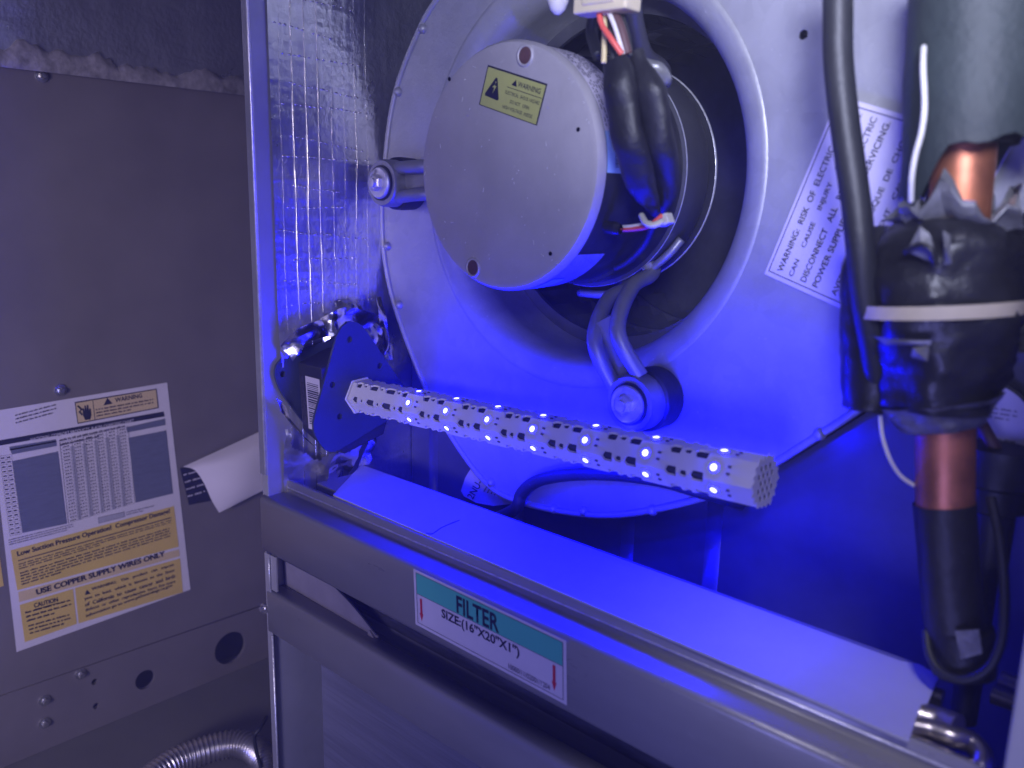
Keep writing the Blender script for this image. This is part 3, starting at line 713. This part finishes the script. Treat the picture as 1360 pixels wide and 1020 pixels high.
# barcode label on the casing
cz0, cz1 = -.158, -.120
yf = lambda z: .3270+.0020*(-.112-z)/.048-.0003
bq = lambda x, z, e=0: V((x, yf(z)-e, z))
xa, xb = XR+.009, XQ-.0045
bc = link('barcode_label', MB().add([bq(xa, cz0), bq(xb, cz0), bq(xb, cz1), bq(xa, cz1)], [(0, 1, 2, 3)]).mesh(), 'paper', lp, label='white barcode label on the black casing')
m = MB(); z = cz0+.004; rnd = random.Random(9)
while z < cz1-.004:
    h = rnd.choice((.0004, .0007, .0011)); m.add([bq(xa+.002, z, .0002), bq(xb-.0018, z, .0002), bq(xb-.0018, z+h, .0002), bq(xa+.002, z+h, .0002)], [(0, 1, 2, 3)]); z += h+rnd.choice((.0005, .0008))
m.build('bar_code', 'ink', bc)
m = MB(); fineprint(m, bq(xa-.0005, cz0+.002, .0002), bq(xa-.0005, cz1, .0002)-bq(xa-.0005, cz0+.002, .0002), V((-.0065, 0, 0)), 4, 3, .5, .7, (.02, .035)); m.build('fine_print', 'greyink', lp)

# ------------------------------------------------------------------ suction pipe at the right
YP = .368
def pp(x, y, Y=YP): return hy(x, y, Y)
sc = thing('suction_pipe', 'upright copper pipe with black foam and a bulky black tape wrap', 'pipe', pp(1282, 900))
ax_pts = [pp(1296, -60), pp(1290, 60), pp(1283, 180), pp(1272, 300), pp(1262, 450), pp(1256, 560), pp(1255, 680), pp(1262, 780), pp(1278, 890)]
MB().tube(catmull(ax_pts[2:7], 6), .0113, 28).build('copper_pipe', 'copper', sc, True)
def rtube(name, pts, rad, m, amp, seed, fr=40, n=36, caps=False, top=None):
    P = catmull(pts, 10); k = len(P); vs = []; K = n
    t = (P[-1]-P[0]).normalized(); u = V((1, 0, 0)); u = (u-t*u.dot(t)).normalized(); v = t.cross(u)
    for i, p in enumerate(P):
        s = i/(k-1); r = rad(s) if callable(rad) else rad
        for j in range(K):
            a = 2*PI*j/K; dirn = u*math.cos(a)+v*math.sin(a); q = p+dirn*r
            if top: q = q+t*top(s, a)
            q = q+dirn*(noise.noise(q*fr+V((seed, 0, 0)))*amp+abs(noise.noise(q*fr*2.3+V((0, seed, 0))))*amp*.5); vs.append(q)
    fs = [(i*K+j, i*K+(j+1) % K, (i+1)*K+(j+1) % K, (i+1)*K+j) for i in range(k-1) for j in range(K)]
    if caps: fs += [tuple(range(K)), tuple((k-1)*K+j for j in range(K))]
    return MB().add(vs, fs).build(name, m, sc, 'auto' if amp > .002 else True)
# upper foam: lower rim cut at a slant (higher at the right)
rtube('foam_sleeve', [p+V((.0022, 0, 0)) for p in ax_pts[:3]]+[pp(1286, 222)], .0248, 'insul', .0012, 3, 30, caps=False, top=lambda s, a: s**4*(-.012*math.cos(a)+.006*math.sin(3*a+1)+.004*math.sin(7*a)))
rtube('foam_lining', ax_pts[:3]+[pp(1281, 196)], .0185, 'rubber', .0004, 4, 30)
rtube('foil_edge', [pp(1272, 268), pp(1268, 300), pp(1262, 352)], lambda s: .0195-.003*math.sin(s*3)+.004*math.sin(s*9), 'tapegrey', .0065, 7, 95, top=lambda s, a: (1-s)**2*(.006*math.sin(3*a)+.004*math.sin(7*a+1)+.004*math.sin(11*a)))
rtube('tape_wrap', [pp(1268, 290), pp(1260, 330), pp(1254, 400), pp(1250, 470), pp(1246, 540)], lambda s: .0150+.0122*math.sin(min(1, s*2.4)*PI/2)-.0075*max(0, s-.55)/.45, 'tape', .0052, 11, 62)
rtube('tape_fringe', [pp(1246, 532), pp(1247, 552), pp(1252, 570)], lambda s: .0225-.010*s, 'tapegrey', .0035, 15, 90)
rtube('tape_bulge', [pp(1172, 300), pp(1166, 340), pp(1160, 400), pp(1158, 470), pp(1158, 540)], lambda s: .004+.009*math.sin(min(1, s*3)*PI/2), 'tape', .002, 18, 55, 20, True)
rtube('lower_sleeve', [pp(1254, 668), pp(1258, 720), pp(1264, 800), pp(1272, 850)], .0118, 'rubber', .0004, 21, 40)
rtube('end_collar', [pp(1276, 832), pp(1278, 860), pp(1280, 893)], lambda s: .0122+.0006*math.sin(s*PI), 'rubber', .0003, 25, 40, caps=True)
MB().obox(pp(1240, 832), (.0012, 0, .0008), (-.0004, 0, .0022), (0, .0008, 0)).build('torn_tape', 'skyblue', sc)
MB().add(*(lambda pts: (pts+[p+V((0, .0006, 0)) for p in pts], [(0, 1, 2, 3), (7, 6, 5, 4)]))([pp(1268, 838, YP-.0142), pp(1300, 836, YP-.0142), pp(1304, 868, YP-.0142), pp(1276, 876, YP-.0142)])).build('tape_tail', 'tapegrey', sc)
# bits of bright tape stuck to the wrap
def patch(pxs, Y, m, nm='tape_scrap'):
    P = [pp(x, y, Y+.0025*random.random()) for x, y in pxs]; k = len(P); c = sum(P, V())/k-V((0, .0025, 0))
    MB().add(P+[c], [(i, (i+1) % k, k) for i in range(k)]).build(nm, m, sc)
patch([(1222, 300), (1236, 312), (1246, 352), (1204, 334)], YP-.032, 'tapegrey')
patch([(1252, 306), (1262, 312), (1264, 350), (1254, 352)], YP-.032, 'tapegrey')
patch([(1212, 462), (1234, 458), (1232, 480), (1210, 474)], YP-.035, 'tapegrey')
patch([(1160, 446), (1180, 450), (1238, 452), (1236, 458), (1176, 458)], YP-.034, 'tapegrey')
m = MB(); m.tube(catmull([pp(1203, 334, YP-.034), pp(1220, 326, YP-.036), pp(1236, 332, YP-.036), pp(1243, 352, YP-.034)], 5), .0012, 8); m.build('tape_string', 'tape', sc, True)
# cable tie round the wrap
ct = []; cc = pp(1248, 412)
for i in range(49):
    a = 2*PI*i/48; ct.append((cc+V((.0300*math.cos(a), .0300*math.sin(a), .0035*math.cos(a)+.001))))
m = MB(); vs = []
for p in ct[:-1]:
    o_ = (p-cc); o_.z = 0; o_.normalize(); vs += [p+V((0, 0, -.0026)), p+V((0, 0, .0026)), p+o_*.0013+V((0, 0, .0026)), p+o_*.0013+V((0, 0, -.0026))]
fs = []
for i in range(48):
    j = (i+1) % 48
    for a, b in ((0, 1), (1, 2), (2, 3), (3, 0)): fs.append((i*4+a, i*4+b, j*4+b, j*4+a))
tag(m.add(vs, fs).build('cable_tie', 'cream', None, 'auto'), 'yellowish white cable tie pulled tight round the taped black pipe wrap', 'cable tie')
# cables in front
YC = .345
tag(MB().tube(catmull([hy(1112, -60, YC), hy(1113, 0, YC), hy(1113, 70, YC), hy(1118, 130, YC), hy(1127, 200, YC), hy(1137, 270, YC), hy(1143, 330, YC), hy(1150, 400, YC+.004), hy(1162, 470, YC+.012), hy(1170, 540, YC+.022)], 8), .0057, 18).build('power_cable', 'cable', None, True),
    'thick black cable hanging down in front of the shock warning sticker', 'cable')
YW = .333
tag(MB().tube(catmull([hy(1227, 62, YW+.008), hy(1226, 90, YW+.003), hy(1228, 140, YW), hy(1224, 175, YW), hy(1216, 205, YW), hy(1211, 235, YW), hy(1210, 268, YW+.004)], 8), .0010, 10).build('white_wire', 'wwhite', None, True),
    'short white wire lying on the black foam above the bare copper', 'wire')
tag(MB().tube(catmull([hy(1169, 552, YP-.01), hy(1172, 580, YP-.012), hy(1182, 610, YP-.012), hy(1196, 632, YP-.008), hy(1214, 645, YP-.004)], 8), .0009, 8).build('white_wire', 'wwhite', None, True),
    'thin white wire looping from under the tape wrap to the lower copper', 'wire')
tag(MB().tube(catmull([hy(1316, 660, YP), hy(1328, 720, YP-.004), hy(1334, 790, YP-.008), hy(1330, 850, YP-.012), hy(1312, 888, YP-.015), hy(1280, 903, YP-.017), hy(1250, 893, YP-.016), hy(1234, 868, YP-.012), hy(1230, 838, YP-.006)], 8), .0019, 10).build('black_cable', 'cable', None, True),
    'thin black cable looping round the lower end of the black sleeved pipe', 'cable')
# round canister behind the pipe
YK = .416; kc = hy(1298, 572, YK); kd = (V((0, 0, 0))-kc).normalized(); kd = (kd+V((-.1, -.3, .1))).normalized()
ca = thing('round_canister', 'round canister with a white paper face, half hidden behind the copper pipe', 'canister', kc)
m = MB(); m.lathe([(.0245, -.010), (.0245, -.002), (.0238, 0), (.0225, .0002), (0, .0002)], kc, kd, 48); m.build('canister_body', 'blackbox', ca, 'auto')
m = MB(); m.lathe([(.0222, .0006), (0, .0006)], kc, kd, 48); cf = m.build('paper_face', 'paper', ca)
rt = kd.cross(V((0, 0, 1))).normalized()*-1; ut = rt.cross(kd).normalized()
if ut.z < 0: ut = -ut
if rt.dot(CR) < 0: rt = -rt
m = MB(); q0 = kc+kd*.0008
fineprint(m, q0+rt*.001+ut*.006, rt*.014, ut*.006, 3, 6, .45, .8, (.03, .07)); fineprint(m, q0-rt*.002-ut*.012, rt*.018, ut*.011, 4, 8, .4, .6, (.03, .06)); m.build('fine_print', 'greyink', cf)
tag(MB().tube([hy(1296, 552, .405), hy(1318, 590, .405), hy(1345, 632, .405)], .0030, 10).build('copper_tube', 'wbrown', None, True), 'thin brown copper tube slanting across the white canister face', 'tube')
vb = thing('pipe_valve', 'dark stepped valve body standing below the white canister face', 'valve', hy(1318, 740, .412))
m = MB(); c = hy(1318, 690, .412); m.lathe([(0, -.02), (.009, -.02), (.009, .004), (.013, .006), (.013, .016), (.016, .018), (.016, .034), (0, .036)], c, (0, 0, 1), 20); m.build('valve_body', 'cable', vb, 'auto')
m = MB(); m.lathe([(.006, -.10), (.006, -.02)], c, (0, 0, 1), 16); m.build('valve_stem', 'cable', vb, True)

# ------------------------------------------------------------------ motor wiring
YH = .335
def ph(x, y, Y=YH): return hy(x, y, Y)
wh = thing('wire_harness', 'cream plug with red, yellow and white wires running into black sleeves beside the motor', 'wires', ph(840, 0))
u = V((1, 0, -.03)).normalized()
MB().obox(ph(806, 2), u*.0152, (0, .006, 0), V((.03, 0, 1)).normalized()*.0052).build('plug', 'cream', wh, bevel=.001)
MB().obox(ph(806, -10), u*.0095, (0, .007, 0), (0, 0, .006)).build('plug_neck', 'cream', wh, bevel=.001)
m = MB(); m.lathe([(.0055, .010), (.0052, 0), (.0035, -.004), (.0012, -.006), (0, -.006)], ph(741, 2), (0, 0, 1), 16); m.build('plug_tip', 'nylon', wh, True)
def wire(pts, r, m, nm='wire', Y=YH): MB().tube(catmull([ph(x, y, Y+dy) for x, y, dy in pts], 8), r, 10).build(nm, m, wh, True)
wire([(795, 10, 0), (799, 32, -.002), (812, 52, -.003), (826, 72, 0)], .0014, 'wred')
wire([(806, 10, 0), (817, 36, 0), (828, 72, .001)], .0012, 'wwhite')
wire([(802, 10, .004), (803, 45, .004), (802, 84, .004)], .0014, 'wyel')
wire([(812, 10, .002), (824, 36, .002), (834, 72, .003)], .0022, 'wbrown')
wire([(820, 10, .005), (831, 40, .005), (838, 75, .005)], .0016, 'cable')
wire([(815, 12, .006), (812, 50, .006), (816, 88, .006)], .0018, 'cable')
wire([(790, 18, .025), (786, 45, .026), (795, 75, .022)], .0032, 'cable')
def sleeve(pts, rr, Y=YH, m='tape', nm='black_sleeve', fl=.65):
    P = catmull([ph(x, y, Y+dy) for x, y, dy in pts], 8); k = len(P); n = 16; vs = []
    for i, p in enumerate(P):
        t = (P[min(i+1, k-1)]-P[max(i-1, 0)]).normalized(); side = t.cross(V((0, -1, 0))).normalized(); ff = side.cross(t).normalized()
        s = i/(k-1); j0 = s*(len(rr)-1); a = int(min(j0, len(rr)-2)); r = rr[a]+(rr[a+1]-rr[a])*(j0-a)
        for j in range(n):
            an = 2*PI*j/n; q = p+side*r*math.cos(an)+ff*r*fl*math.sin(an); q = q+(q-p).normalized()*(noise.noise(q*55)*.0026+noise.noise(q*160)*.0009); vs.append(q)
    fs = [(i*n+j, i*n+(j+1) % n, (i+1)*n+(j+1) % n, (i+1)*n+j) for i in range(k-1) for j in range(n)]
    MB().add(vs, fs).build(nm, m, wh, True)
sleeve([(816, 83, 0), (824, 130, -.001), (836, 190, .003), (854, 245, .014), (870, 285, .030)], [.0078, .0092, .0092, .0078, .0034], YH, 'rubber')
sleeve([(842, 72, .004), (860, 130, .004), (874, 190, .010), (882, 240, .024), (877, 286, .034)], [.0048, .0088, .0092, .0070, .0032], YH+.004, 'rubber')
sleeve([(838, 80, .014), (872, 95, .020), (886, 112, .03)], [.003, .0045, .002], YH, 'tapegrey')
tie = [ph(852, 286, YH+.022), ph(858, 296, YH+.017), ph(868, 299, YH+.016), ph(880, 294, YH+.020)]
MB().tube(catmull(tie, 6), .0016, 10).build('small_tie', 'nylon', wh, True)
MB().obox(ph(884, 292, .361), (.0028, 0, .0012), (-.0012, 0, .0024), (0, .0028, 0)).build('tie_head', 'nylon', wh, bevel=.0004)
wire([(826, 305, .030), (845, 304, .026), (862, 300, .022), (880, 286, .024)], .0013, 'wred')
wire([(826, 302, .030), (845, 300, .0265), (864, 296, .024)], .0011, 'wwhite')
sleeve([(790, 292, .030), (806, 300, .028), (824, 305, .026)], [.002, .0036, .0024], YH, 'tape')
wire([(868, 298, .040), (856, 325, .046), (836, 346, .056), (818, 356, .062)], .0020, 'cable')

# ------------------------------------------------------------------ small things low in the cabinet
tag(MB().tube(catmull([hy(655, 690, .416), hy(684, 676, .398), hy(694, 654, .398), (hy(716, 638, .398)), hy(760, 630, .398), hy(820, 630, .398), hy(880, 638, .398), hy(930, 652, .398), hy(985, 668, .42)], 8), .0042, 14).build('drain_hose', 'cable', None, True),
    'black rubber hose arching over the lower edge of the blower housing', 'hose')
YT = .425
tg = thing('paper_tag', 'white paper tag with blue lettering hanging between the hose and the coil plate', 'tag', hy(640, 640, YT))
tp = [(640, 606), (663, 606), (700, 622), (706, 645), (690, 668), (655, 672), (633, 668), (616, 659), (612, 652), (618, 634), (628, 618)]
m = MB(); P = [hy(x, y, YT) for x, y in tp]; m.prism(P, (0, .0006, 0)); m.build('tag_sheet', 'sticker', tg)
def tpt(x, y): return hy(x, y, YT-.0006)
tO, tU, tV = tpt(628, 664), tpt(656, 614)-tpt(628, 664), tpt(620, 659)-tpt(628, 664)
text('lettering', '2NU-CALG', tO, tU, tV, 'ink', tg, .005)
m = MB(); fineprint(m, tpt(664, 660), tpt(686, 624)-tpt(664, 660), tpt(640, 652)-tpt(664, 660), 5, 12, .4, .7, (.03, .06)); m.build('fine_print', 'ink', tg)
m = MB(); fineprint(m, tpt(694, 640), tpt(702, 628)-tpt(694, 640), tpt(684, 634)-tpt(694, 640), 2, 14, .5, .9, (.1, .2)); m.build('fine_print', 'ink', tg)
# far compartment: conduit, black wire, curled sheet
zc = ZF+.0125
cp = catmull([hz(185, 1045, zc), hz(225, 1016, zc), hz(258, 1001, zc), hz(300, 989, zc), hz(326, 990, zc), hz(345, 1002, zc), hz(356, 1022, zc), hz(362, 1060, zc)], 40)
acc = [0]
for a, b in zip(cp[:-1], cp[1:]): acc.append(acc[-1]+(b-a).length)
m = MB(); m.tube(cp, [.0112+.0010*math.cos(2*PI*s/.0042) for s in acc], 18)
tag(m.build('conduit', 'hose', None, True), 'ribbed metal flexible conduit lying on the floor at the lower left', 'conduit')
tag(MB().tube(catmull([hz(354, 952, ZF+.04), hz(346, 966, ZF+.04), hz(338, 978, ZF+.035), hz(341, 1000, ZF+.028), hz(348, 1025, ZF+.02), hz(350, 1060, ZF+.005)], 8), .0017, 8).build('black_wire', 'cable', None, True),
    'thin bent black wire standing up beside the ribbed conduit', 'wire')
cs = thing('curled_sheet', 'peeling paper sheet curling over to show its white back, beside the charging chart', 'paper', hx(300, 640, XP))
ea = catmull([hx(243, 620, XP+.004), hx(258, 624, XP+.010), hx(270, 640, XP+.012), hx(281, 664, XP+.014), hx(291, 681, XP+.016)], 6)
eb = catmull([hx(352, 570, XP+.006), hx(352, 590, XP+.020), hx(352, 612, XP+.024), hx(352, 635, XP+.024), hx(352, 650, XP+.022)], 6)
K = len(ea); vs = []; NW = 10
for i in range(K):
    for j in range(NW+1):
        t = j/NW; p = ea[i]*(1-t)+eb[i]*t; vs.append(p+V((.006*math.sin(PI*t)*math.sin(PI*i/(K-1)), 0, 0)))
MB().add(vs, [(i*(NW+1)+j, i*(NW+1)+j+1, (i+1)*(NW+1)+j+1, (i+1)*(NW+1)+j) for i in range(K-1) for j in range(NW)]).build('white_back', 'paper', cs, True)
q = [hx(x, y, XP+.0012) for x, y in ((239, 622), (300, 600), (330, 655), (251, 671))]
MB().add(q, [(0, 1, 2, 3)]).build('printed_face', 'ink', cs)
m = MB(); fineprint(m, hx(250, 664, XP+.0016), hx(276, 656, XP+.0016)-hx(250, 664, XP+.0016), hx(243, 626, XP+.0016)-hx(250, 664, XP+.0016), 4, 15, .22, .9, (.05, .1)); m.build('fine_print', 'paper', cs)

# ------------------------------------------------------------------ charging chart sticker on the side wall
XL = XP+.0006
def L(x, y, e=1): return hx(x, y, XL+.00025*e)
ch = link('chart_sticker', MB().add([L(22, 866, 0), L(253, 783, 0), L(222, 508, 0), L(-14, 547, 0)], [(0, 1, 2, 3)]).mesh(), 'paper', side, label='white and yellow charging chart sticker')
Ob, Ub, Wb = L(22, 866), L(253, 783)-L(22, 866), L(-14, 547)-L(22, 866)
def CH(s, t, e=1): return Ob+Ub*s+Wb*t+V((.00025*(e-1), 0, 0))
def inv(x, y):      # sticker coordinates of a line of sight
    p = L(x, y)-Ob; a, b2, c2, d2 = Ub.y, Wb.y, Ub.z, Wb.z; D = a*d2-b2*c2
    return ((p.y*d2-b2*p.z)/D, (a*p.z-c2*p.y)/D)
def quad(pxs, m, nm, e=1): return link(nm, MB().add([L(x, y, e) for x, y in pxs], [(0, 1, 2, 3)]).mesh(), m, ch)
def ltext(txt, bl, br, tl, m='ink', e=3, bold=.01):
    o_ = L(*bl, e); text('lettering', txt, o_, L(*br, e)-o_, L(*tl, e)-o_, m, ch, bold)
def lfine(bl, br, tl, rows, seed, m='ink', e=3, **k):
    mb = MB(); o_ = L(*bl, e); fineprint(mb, o_, L(*br, e)-o_, L(*tl, e)-o_, rows, seed, **k); mb.build('fine_print', m, ch)
# warning panel
quad([(103, 563), (211, 542), (208, 516), (99, 534)], 'ink', 'panel_border'); quad([(104, 561.5), (209.5, 541), (207, 517.5), (100.5, 535.5)], 'paleyellow', 'warning_panel', 2)
quad([(125.8, 558), (126.6, 557.8), (123.6, 532), (122.8, 532)], 'ink', 'panel_rule', 3)
m = MB(); hp = [(113, 558), (120, 557), (121.5, 551), (120.5, 543), (118.8, 542), (118, 546.5), (117.2, 538), (115.4, 537.2), (114.9, 545), (113.6, 538.4), (112, 538.6), (112.4, 546), (110.6, 541.5), (109.3, 542.5), (110.5, 552)]
m.add([L(x, y, 3) for x, y in hp], [tuple(range(len(hp)))]); m.build('hand_symbol', 'ink', ch)
m = MB(); m.tube([L(103, 539, 3), L(108, 544, 3), L(105, 547, 3), L(109, 551, 3)], .0007, 6); m.build('shock_symbol', 'ink', ch)
m = MB(); m.add([L(137.5, 538.5, 3), L(149.5, 536, 3), L(142.5, 528.5, 3)], [(0, 1, 2)]); m.build('triangle_symbol', 'ink', ch)
ltext('WARNING', (153, 534.5), (189, 528), (152.3, 528.5), bold=.02)
lfine((128.5, 554.5), (205.5, 540), (127, 542), 3, 31, glyph=(.010, .02))
lfine((21, 564), (76, 549), (20, 549), 3, 32, fill=.42, glyph=(.015, .03), last=.9)
# dark title bar
quad([(-12, 594), (218.8, 553), (217.2, 546.5), (-12.8, 587)], 'ink', 'title_bar')
ltext('NATIONAL COMFORT PRODUCTS  R-410A CHARGING CHART', (41, 586.3), (178, 560.5), (40.5, 582), 'paper', 2, .004)
# table: slate blocks and number columns
for bx in ([(13, 598.5), (74.5, 587), (73.5, 583.5), (12.5, 593.5)], [(16, 612.5), (77, 599.5), (76.5, 601), (16, 613)],
           [(30, 708), (88.5, 695.5), (76.8, 601), (16, 613)],
           [(169, 574.5), (219.7, 564.5), (219, 556), (167.5, 567.5)], [(180.5, 667.5), (229.5, 655.5), (220.5, 571.5), (170.5, 581.5)],
           [(16, 603.5), (75, 592.5), (74.2, 585), (13, 596.5)]): quad(bx, 'tableblue', 'table_block', 2)
def grid(bl, br, tl, rows, cols, seed, lw=.0005):
    mb = MB(); o_ = L(*bl, 2); U_, W_ = L(*br, 2)-o_, L(*tl, 2)-o_; rnd = random.Random(seed)
    for i in range(rows+1):
        t = i/rows; h = .06/rows; mb.add([o_+W_*t, o_+U_+W_*t, o_+U_+W_*(t+h), o_+W_*(t+h)], [(0, 1, 2, 3)])
    for j in range(cols+1):
        s = j/cols; h = .03/cols; mb.add([o_+U_*s, o_+U_*(s+h), o_+U_*(s+h)+W_, o_+U_*s+W_], [(0, 1, 2, 3)])
    mb.build('table_rule', 'greyink', ch); mb = MB()
    for i in range(rows):
        for j in range(cols):
            for gk in range(3):
                s = (j+.2+gk*.2+rnd.uniform(-.03, .03))/cols; t = (i+.35)/rows; h = .30/rows*rnd.uniform(.8, 1.1); wd = .13/cols
                mb.add([o_+U_*s+W_*t, o_+U_*(s+wd)+W_*t, o_+U_*(s+wd)+W_*(t+h), o_+U_*s+W_*(t+h)], [(0, 1, 2, 3)])
    mb.build('table_figures', 'ink', ch)
grid((90.5, 695), (179, 668), (79, 588), 24, 6, 51)
lm = bpy.data.materials.get('grey_print') or mat('grey_print', (.36, .35, .40), .5)
mb = MB(); o_ = L(90.5, 695, 1.6); U_, W_ = L(179, 668, 1.6)-o_, L(79, 588, 1.6)-o_
for s_ in (.14, .31, .48, .645, .81): mb.add([o_+U_*s_, o_+U_*(s_+.05), o_+U_*(s_+.05)+W_*.92, o_+U_*s_+W_*.92], [(0, 1, 2, 3)])
mb.build('table_shading', lm, ch)
grid((13, 712), (28.5, 709), (-1, 606), 18, 2, 52)
lfine((79.5, 594), (168, 574), (78.2, 582), 2, 53, 'greyink', glyph=(.012, .02))
lfine((12, 725), (98, 703), (11, 716), 3, 54, 'greyink', glyph=(.008, .014), last=.9)
quad([(131, 695.5), (166, 686.5), (165, 679.5), (130, 687.5)], 'greyink', 'grey_note', 1)
link('grey_tint', MB().add([L(131.5, 695, 2), L(165.5, 686, 2), L(164.8, 680.2, 2), L(130.5, 688, 2)], [(0, 1, 2, 3)]).mesh(), mat('grey_print', (.36, .35, .40), .5), ch)
lfine((168, 685), (205, 676), (167.5, 679), 2, 55, 'greyink', glyph=(.02, .03))
# yellow blocks
quad([(23, 784), (237.5, 726), (231, 672), (14, 731)], 'yellow', 'yellow_panel')
quad([(25.5, 800), (239, 738.5), (237.8, 729.5), (24, 786.5)], 'paleyellow', 'yellow_panel')
quad([(33, 853), (102, 828.5), (97, 782), (26, 803.5)], 'yellow', 'yellow_panel')
quad([(104.5, 828), (243, 786.5), (239.3, 741.5), (99.5, 781)], 'yellow', 'yellow_panel')
ltext('Low Suction Pressure Operation!  Compressor Damage!', (23.5, 741), (226, 683), (22, 732.5), bold=.018)
quad([(24, 745.5), (227.5, 688), (227.3, 686.8), (23.8, 744.3)], 'ink', 'text_rule', 3)
lfine((25.5, 757), (229, 697), (24.3, 748), 3, 61, glyph=(.006, .011), last=.5)
lfine((29, 778), (228, 716), (26.5, 759.5), 5, 62, glyph=(.006, .011), last=.25)
ltext('USE COPPER SUPPLY WIRES ONLY', (48.5, 790.5), (219, 738.5), (47.3, 783), bold=.03)
ltext('CAUTION', (45.5, 807.5), (77, 799), (44.5, 801.5), bold=.012)
quad([(46, 810), (77.5, 801.3), (77.3, 800.4), (45.8, 809.1)], 'ink', 'text_rule', 3)
lfine((36, 827.5), (96, 810), (33, 811), 3, 63, glyph=(.018, .034), fill=.45, last=.62)
lfine((40, 843.5), (96, 827.5), (37, 829), 3, 64, glyph=(.018, .034), fill=.45, last=.82)
m = MB(); m.add([L(112.5, 790.5, 3), L(120, 788.5, 3), L(115, 783.5, 3)], [(0, 1, 2)]); m.add([L(113.8, 789.5, 4), L(118.6, 788.2, 4), L(115.2, 784.8, 4)], [(0, 1, 2)]); m.build('triangle_symbol', 'ink', ch)
PL = ['WARNING:   This   product   can   expose', 'you  to  lead,  which  is  known  to  the  State', 'of  California  to  cause  cancer  and  birth', 'defects  or  other  reproductive  harm. For more', 'information go to www.p65warnings.ca.gov']
for i, l in enumerate(PL):
    b_ = (122 if i == 0 else 111.5+.8*i, (787.0 if i == 0 else 791)+7.5*i-(0 if i else 1.4)); r_ = (231+.7*i, 752.5+7.4*i)
    if i == 4: r_ = (229, 780)
    ltext(l, b_, r_, (b_[0]-.8, b_[1]-5.0), bold=.01)
# a second yellow label peeping out at the left
q = [hx(x, y, XP+.0004) for x, y in ((-60, 800), (5, 778), (-1, 735), (-64, 752))]
MB().add(q, [(0, 1, 2, 3)]).build('yellow_label', 'yellow', side, label='yellow sticker partly under the charging chart')

# ------------------------------------------------------------------ thin haze added throughout to carry the lamp's blue veil
hz_ = MB().box((-.95, -1.2, ZF-1.2), (.75, .80, 1.2)).build('haze', None)
hz_['kind'] = 'stuff'
hm = bpy.data.materials.new('air'); hm.use_nodes = True; nt = hm.node_tree; nt.nodes.remove(nt.nodes['Principled BSDF'])
pv = nt.nodes.new('ShaderNodeVolumePrincipled'); pv.inputs['Density'].default_value = .11; pv.inputs['Color'].default_value = (.9, .9, .95, 1)
nt.links.new(pv.outputs[0], nt.nodes['Material Output'].inputs['Volume']); hz_.data.materials.append(hm)
